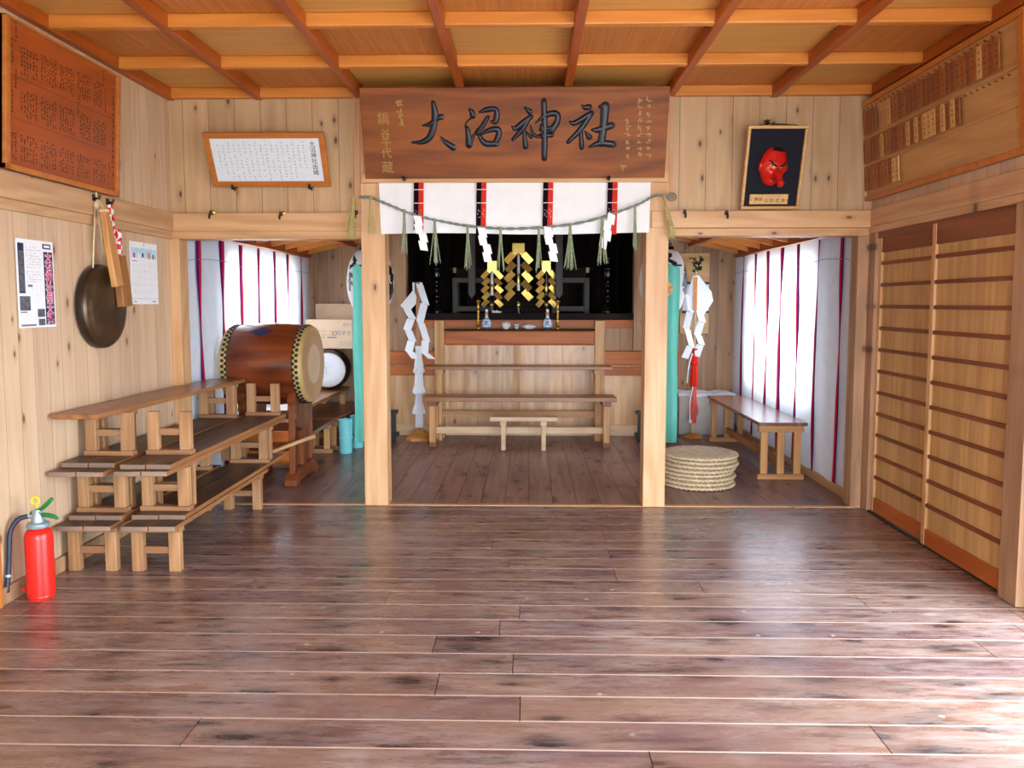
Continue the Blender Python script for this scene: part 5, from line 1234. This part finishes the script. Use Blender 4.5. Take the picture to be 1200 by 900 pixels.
b = B(); b.lathe([(0, 0), (.04, 0), (.045, .006), (.08, .024), (.088, .032), (.08, .034)], 32, T @ Matrix.Scale(.55, 4, (0, 1, 0))); b.build('dish', 'white', t, smooth=True)
b = B(); b.lathe([(.08, .034), (.05, .05), (.02, .057), (0, .058)], 32, T @ Matrix.Scale(.55, 4, (0, 1, 0))); b.build('cover', 'white', t, smooth=True)

# ---------------------------------------------------------------- inside the dark shrine
ZF = 1.37
def gold_wand(x, y, top, zb, pw, ph, seg, n, lb, flip=1, rodm='bottle'):
    t = thing('gold_paper_wand', lb, 'gold wand', (x, y, ZF), 0, 'gold zigzag wands')
    m = plane_mat((x, y - .02, top), (1, 0, 0), (0, 0, 1))
    b = B(); b.box(-pw / 2, pw / 2, -ph, 0, -.004, .004, 0, m); b.prism([(-pw / 2, -ph), (pw / 2, -ph), (pw * .62, -ph * 1.25), (pw * .3, -ph * 1.5), (0, -ph * 1.15), (-pw * .3, -ph * 1.5), (-pw * .62, -ph * 1.25)], .006, m @ Matrix.Translation((0, 0, -.003))); b.build('top_plate', 'goldleaf', t, bevel=.002)
    for s_ in (-1, 1):
        b = B()
        for k in range(n):
            cx = s_ * (pw * .66 + (.008 if k % 2 == 0 else -.004)); cy = -ph * 1.25 - (k + .45) * seg * .74
            mm_ = m @ Matrix.Translation((cx, cy, .004 * (k % 2))) @ Matrix.Rotation(radians(43 * s_), 4, 'Z') @ Matrix.Rotation(radians(12 * (-1) ** k), 4, 'X')
            b.box(-seg * .26, seg * .26, -seg * .46, seg * .46, -.002, .002, 0, mm_)
        b.build('zigzag_strip', 'goldleaf', t)
    T = Matrix.Translation((x, y - .035, 0))
    H_ = top - ph * 1.15 - zb
    b = B(); b.lathe([(.006, zb), (.017, zb + .02), (.018, zb + H_ * .5), (.016, zb + H_ * .95), (0, zb + H_)], 14, T); rd = b.build('rod', rodm, t, smooth='auto')
    for f0, f1, mm in ((.0, .3, 'black'), (.42, .62, 'goldleaf'), (.0, .1, 'goldleaf')):
        b = B(); b.lathe([(.0185 + (f0 == 0) * .002, zb + H_ * f0), (.020 + (f1 < .2) * .004, zb + H_ * f0 + .004), (.020 + (f1 < .2) * .004, zb + H_ * f1), (.0185, zb + H_ * f1 + .003)], 14, T); b.build('rod_band', mm, rd, smooth=True)
    b = B(); b.lathe([(0, ZF), (.05, ZF), (.05, ZF + .02), (.016, ZF + .03), (.014, zb + .01), (0, zb + .012)], 16, Matrix.Translation((x, y - .03, 0))); b.build('stand_base', 'black', t)
gold_wand(-.125, 9.5, 2.195, 1.45, .145, .10, .145, 5, 'tallest gold zigzag paper wand in the middle of the shrine')
gold_wand(-.43, 9.4, 1.985, 1.46, .11, .10, .11, 5, 'smaller gold zigzag paper wand left of the tallest one')
gold_wand(.2, 9.4, 1.985, 1.46, .10, .10, .11, 5, 'smaller gold zigzag paper wand right of the tallest one', rodm='black')
def lamp_stand(x, lb):
    T = Matrix.Translation((x, 9.55, ZF)); t = thing('black_lamp_stand', lb, 'lamp stand', (x, 9.55, ZF), 0, 'black lacquer lamp stands')
    b = B(); b.lathe([(0, 0), (.085, 0), (.09, .012), (.085, .05), (.06, .085), (.05, .11)], 24, T); b.build('base', 'black', t, smooth=True)
    b = B(); b.lathe([(.05, .11), (.03, .13), (.03, .17), (.055, .19), (.06, .21), (.03, .235), (.026, .30), (.045, .315), (.05, .335), (.03, .36), (.04, .40), (.065, .42), (.07, .45), (.06, .5), (.075, .515)], 24, T); b.build('stem', 'black', t, smooth=True)
    b = B(); b.lathe([(.075, .515), (.08, .52), (.08, .535), (.05, .55), (.045, .62), (.06, .64), (.055, .67), (0, .68)], 24, T); b.build('oil_pan', 'black', t, smooth=True)
lamp_stand(-1.095, 'tall black lacquered lamp stand at the left inside the dark shrine'); lamp_stand(.925, 'tall black lacquered lamp stand at the right inside the dark shrine')
def grey_table(x0, x1, lb):
    t = thing('grey_stand', lb, 'stand', ((x0 + x1) / 2, 9.8, ZF), 0, 'grey offering stands')
    for x in (x0 + .03, x1 - .03):
        for y in (9.72, 9.95): b = B(); b.box(x - .03, x + .03, y - .025, y + .025, ZF, 1.78); b.build('leg', 'grey_wood', t, bevel=.003)
    b = B(); b.box(x0, x1, 9.69, 9.98, 1.74, 1.8); b.build('tabletop', 'grey_wood', t, bevel=.004)
    b = B(); b.box(x0, x1, 9.705, 9.735, 1.40, 1.46); b.build('bottom_rail', 'grey_wood', t)
    b = B(); b.box(x0 + .05, x1 - .05, 9.7, 9.97, 1.80, 1.83); b.box(x0 - .04, x1 + .04, 9.72, 9.95, 1.9, 1.92); b.box(x0 + .02, x1 - .02, 9.74, 9.93, 1.83, 1.9)
    b.build('upper_tray', 'dark_x', t, bevel=.003)
    b = B(); xx = x0 + .01 if x0 < 0 else x1 - .04; b.box(xx, xx + .035, 9.7, 9.72, 1.86, 1.92); b.build('metal_fitting', 'goldink', t)
grey_table(-.92, -.42, 'grey weathered stand behind the left gold wand'); grey_table(.27, .72, 'grey weathered stand behind the right gold wand')
for x, lb in ((-.66, 'hanging grey post with pointed end left of the gold wands'), (.345, 'hanging grey post with pointed end right of the gold wands')):
    b = B(); m = Matrix(((1, 0, 0, x), (0, 0, 1, 9.30), (0, 1, 0, 0), (0, 0, 0, 1))); b.prism([(-.04, 2.56), (.04, 2.56), (.04, 1.6), (.025, 1.585), (0, 1.55), (-.025, 1.585), (-.04, 1.6)], .05, m); tag(b.build('hanging_post', 'grey_wood', bevel=.003), lb, 'post', 'grey hanging posts')
t = thing('altar_steps', 'dark wooden steps behind the gold wands', 'steps', (-.12, 10.0, ZF))
for k in range(3): b = B(); b.box(-.40, .25, 9.62 + .13 * k, 10.3, ZF + .0 + .075 * k, ZF + .075 * (k + 1)); b.build('step', 'dark_x', t, bevel=.006)
b = B(); b.box(-.8, .56, 10.35, 10.45, ZF, 2.5); tag(b.build('inner_shrine_door', 'dark_shrine', bevel=.004), 'dark inner shrine door behind the steps', 'door')
for x, y, lb in ((-.40, 9.28, 'left folded white paper under the gold wands'), (-.36, 9.30, 'right folded white paper under the gold wands')):
    b = B(); b.prism([(-.03, 0), (.03, -.004), (.05, .012), (.0, .022), (-.02, .03)], .03, Matrix(((1, 0, 0, x), (0, 0, 1, y), (0, 1, 0, ZF + .018), (0, 0, 0, 1)))); tag(b.build('folded_paper_scrap', 'paper'), lb, 'paper', 'paper scraps in the shrine')
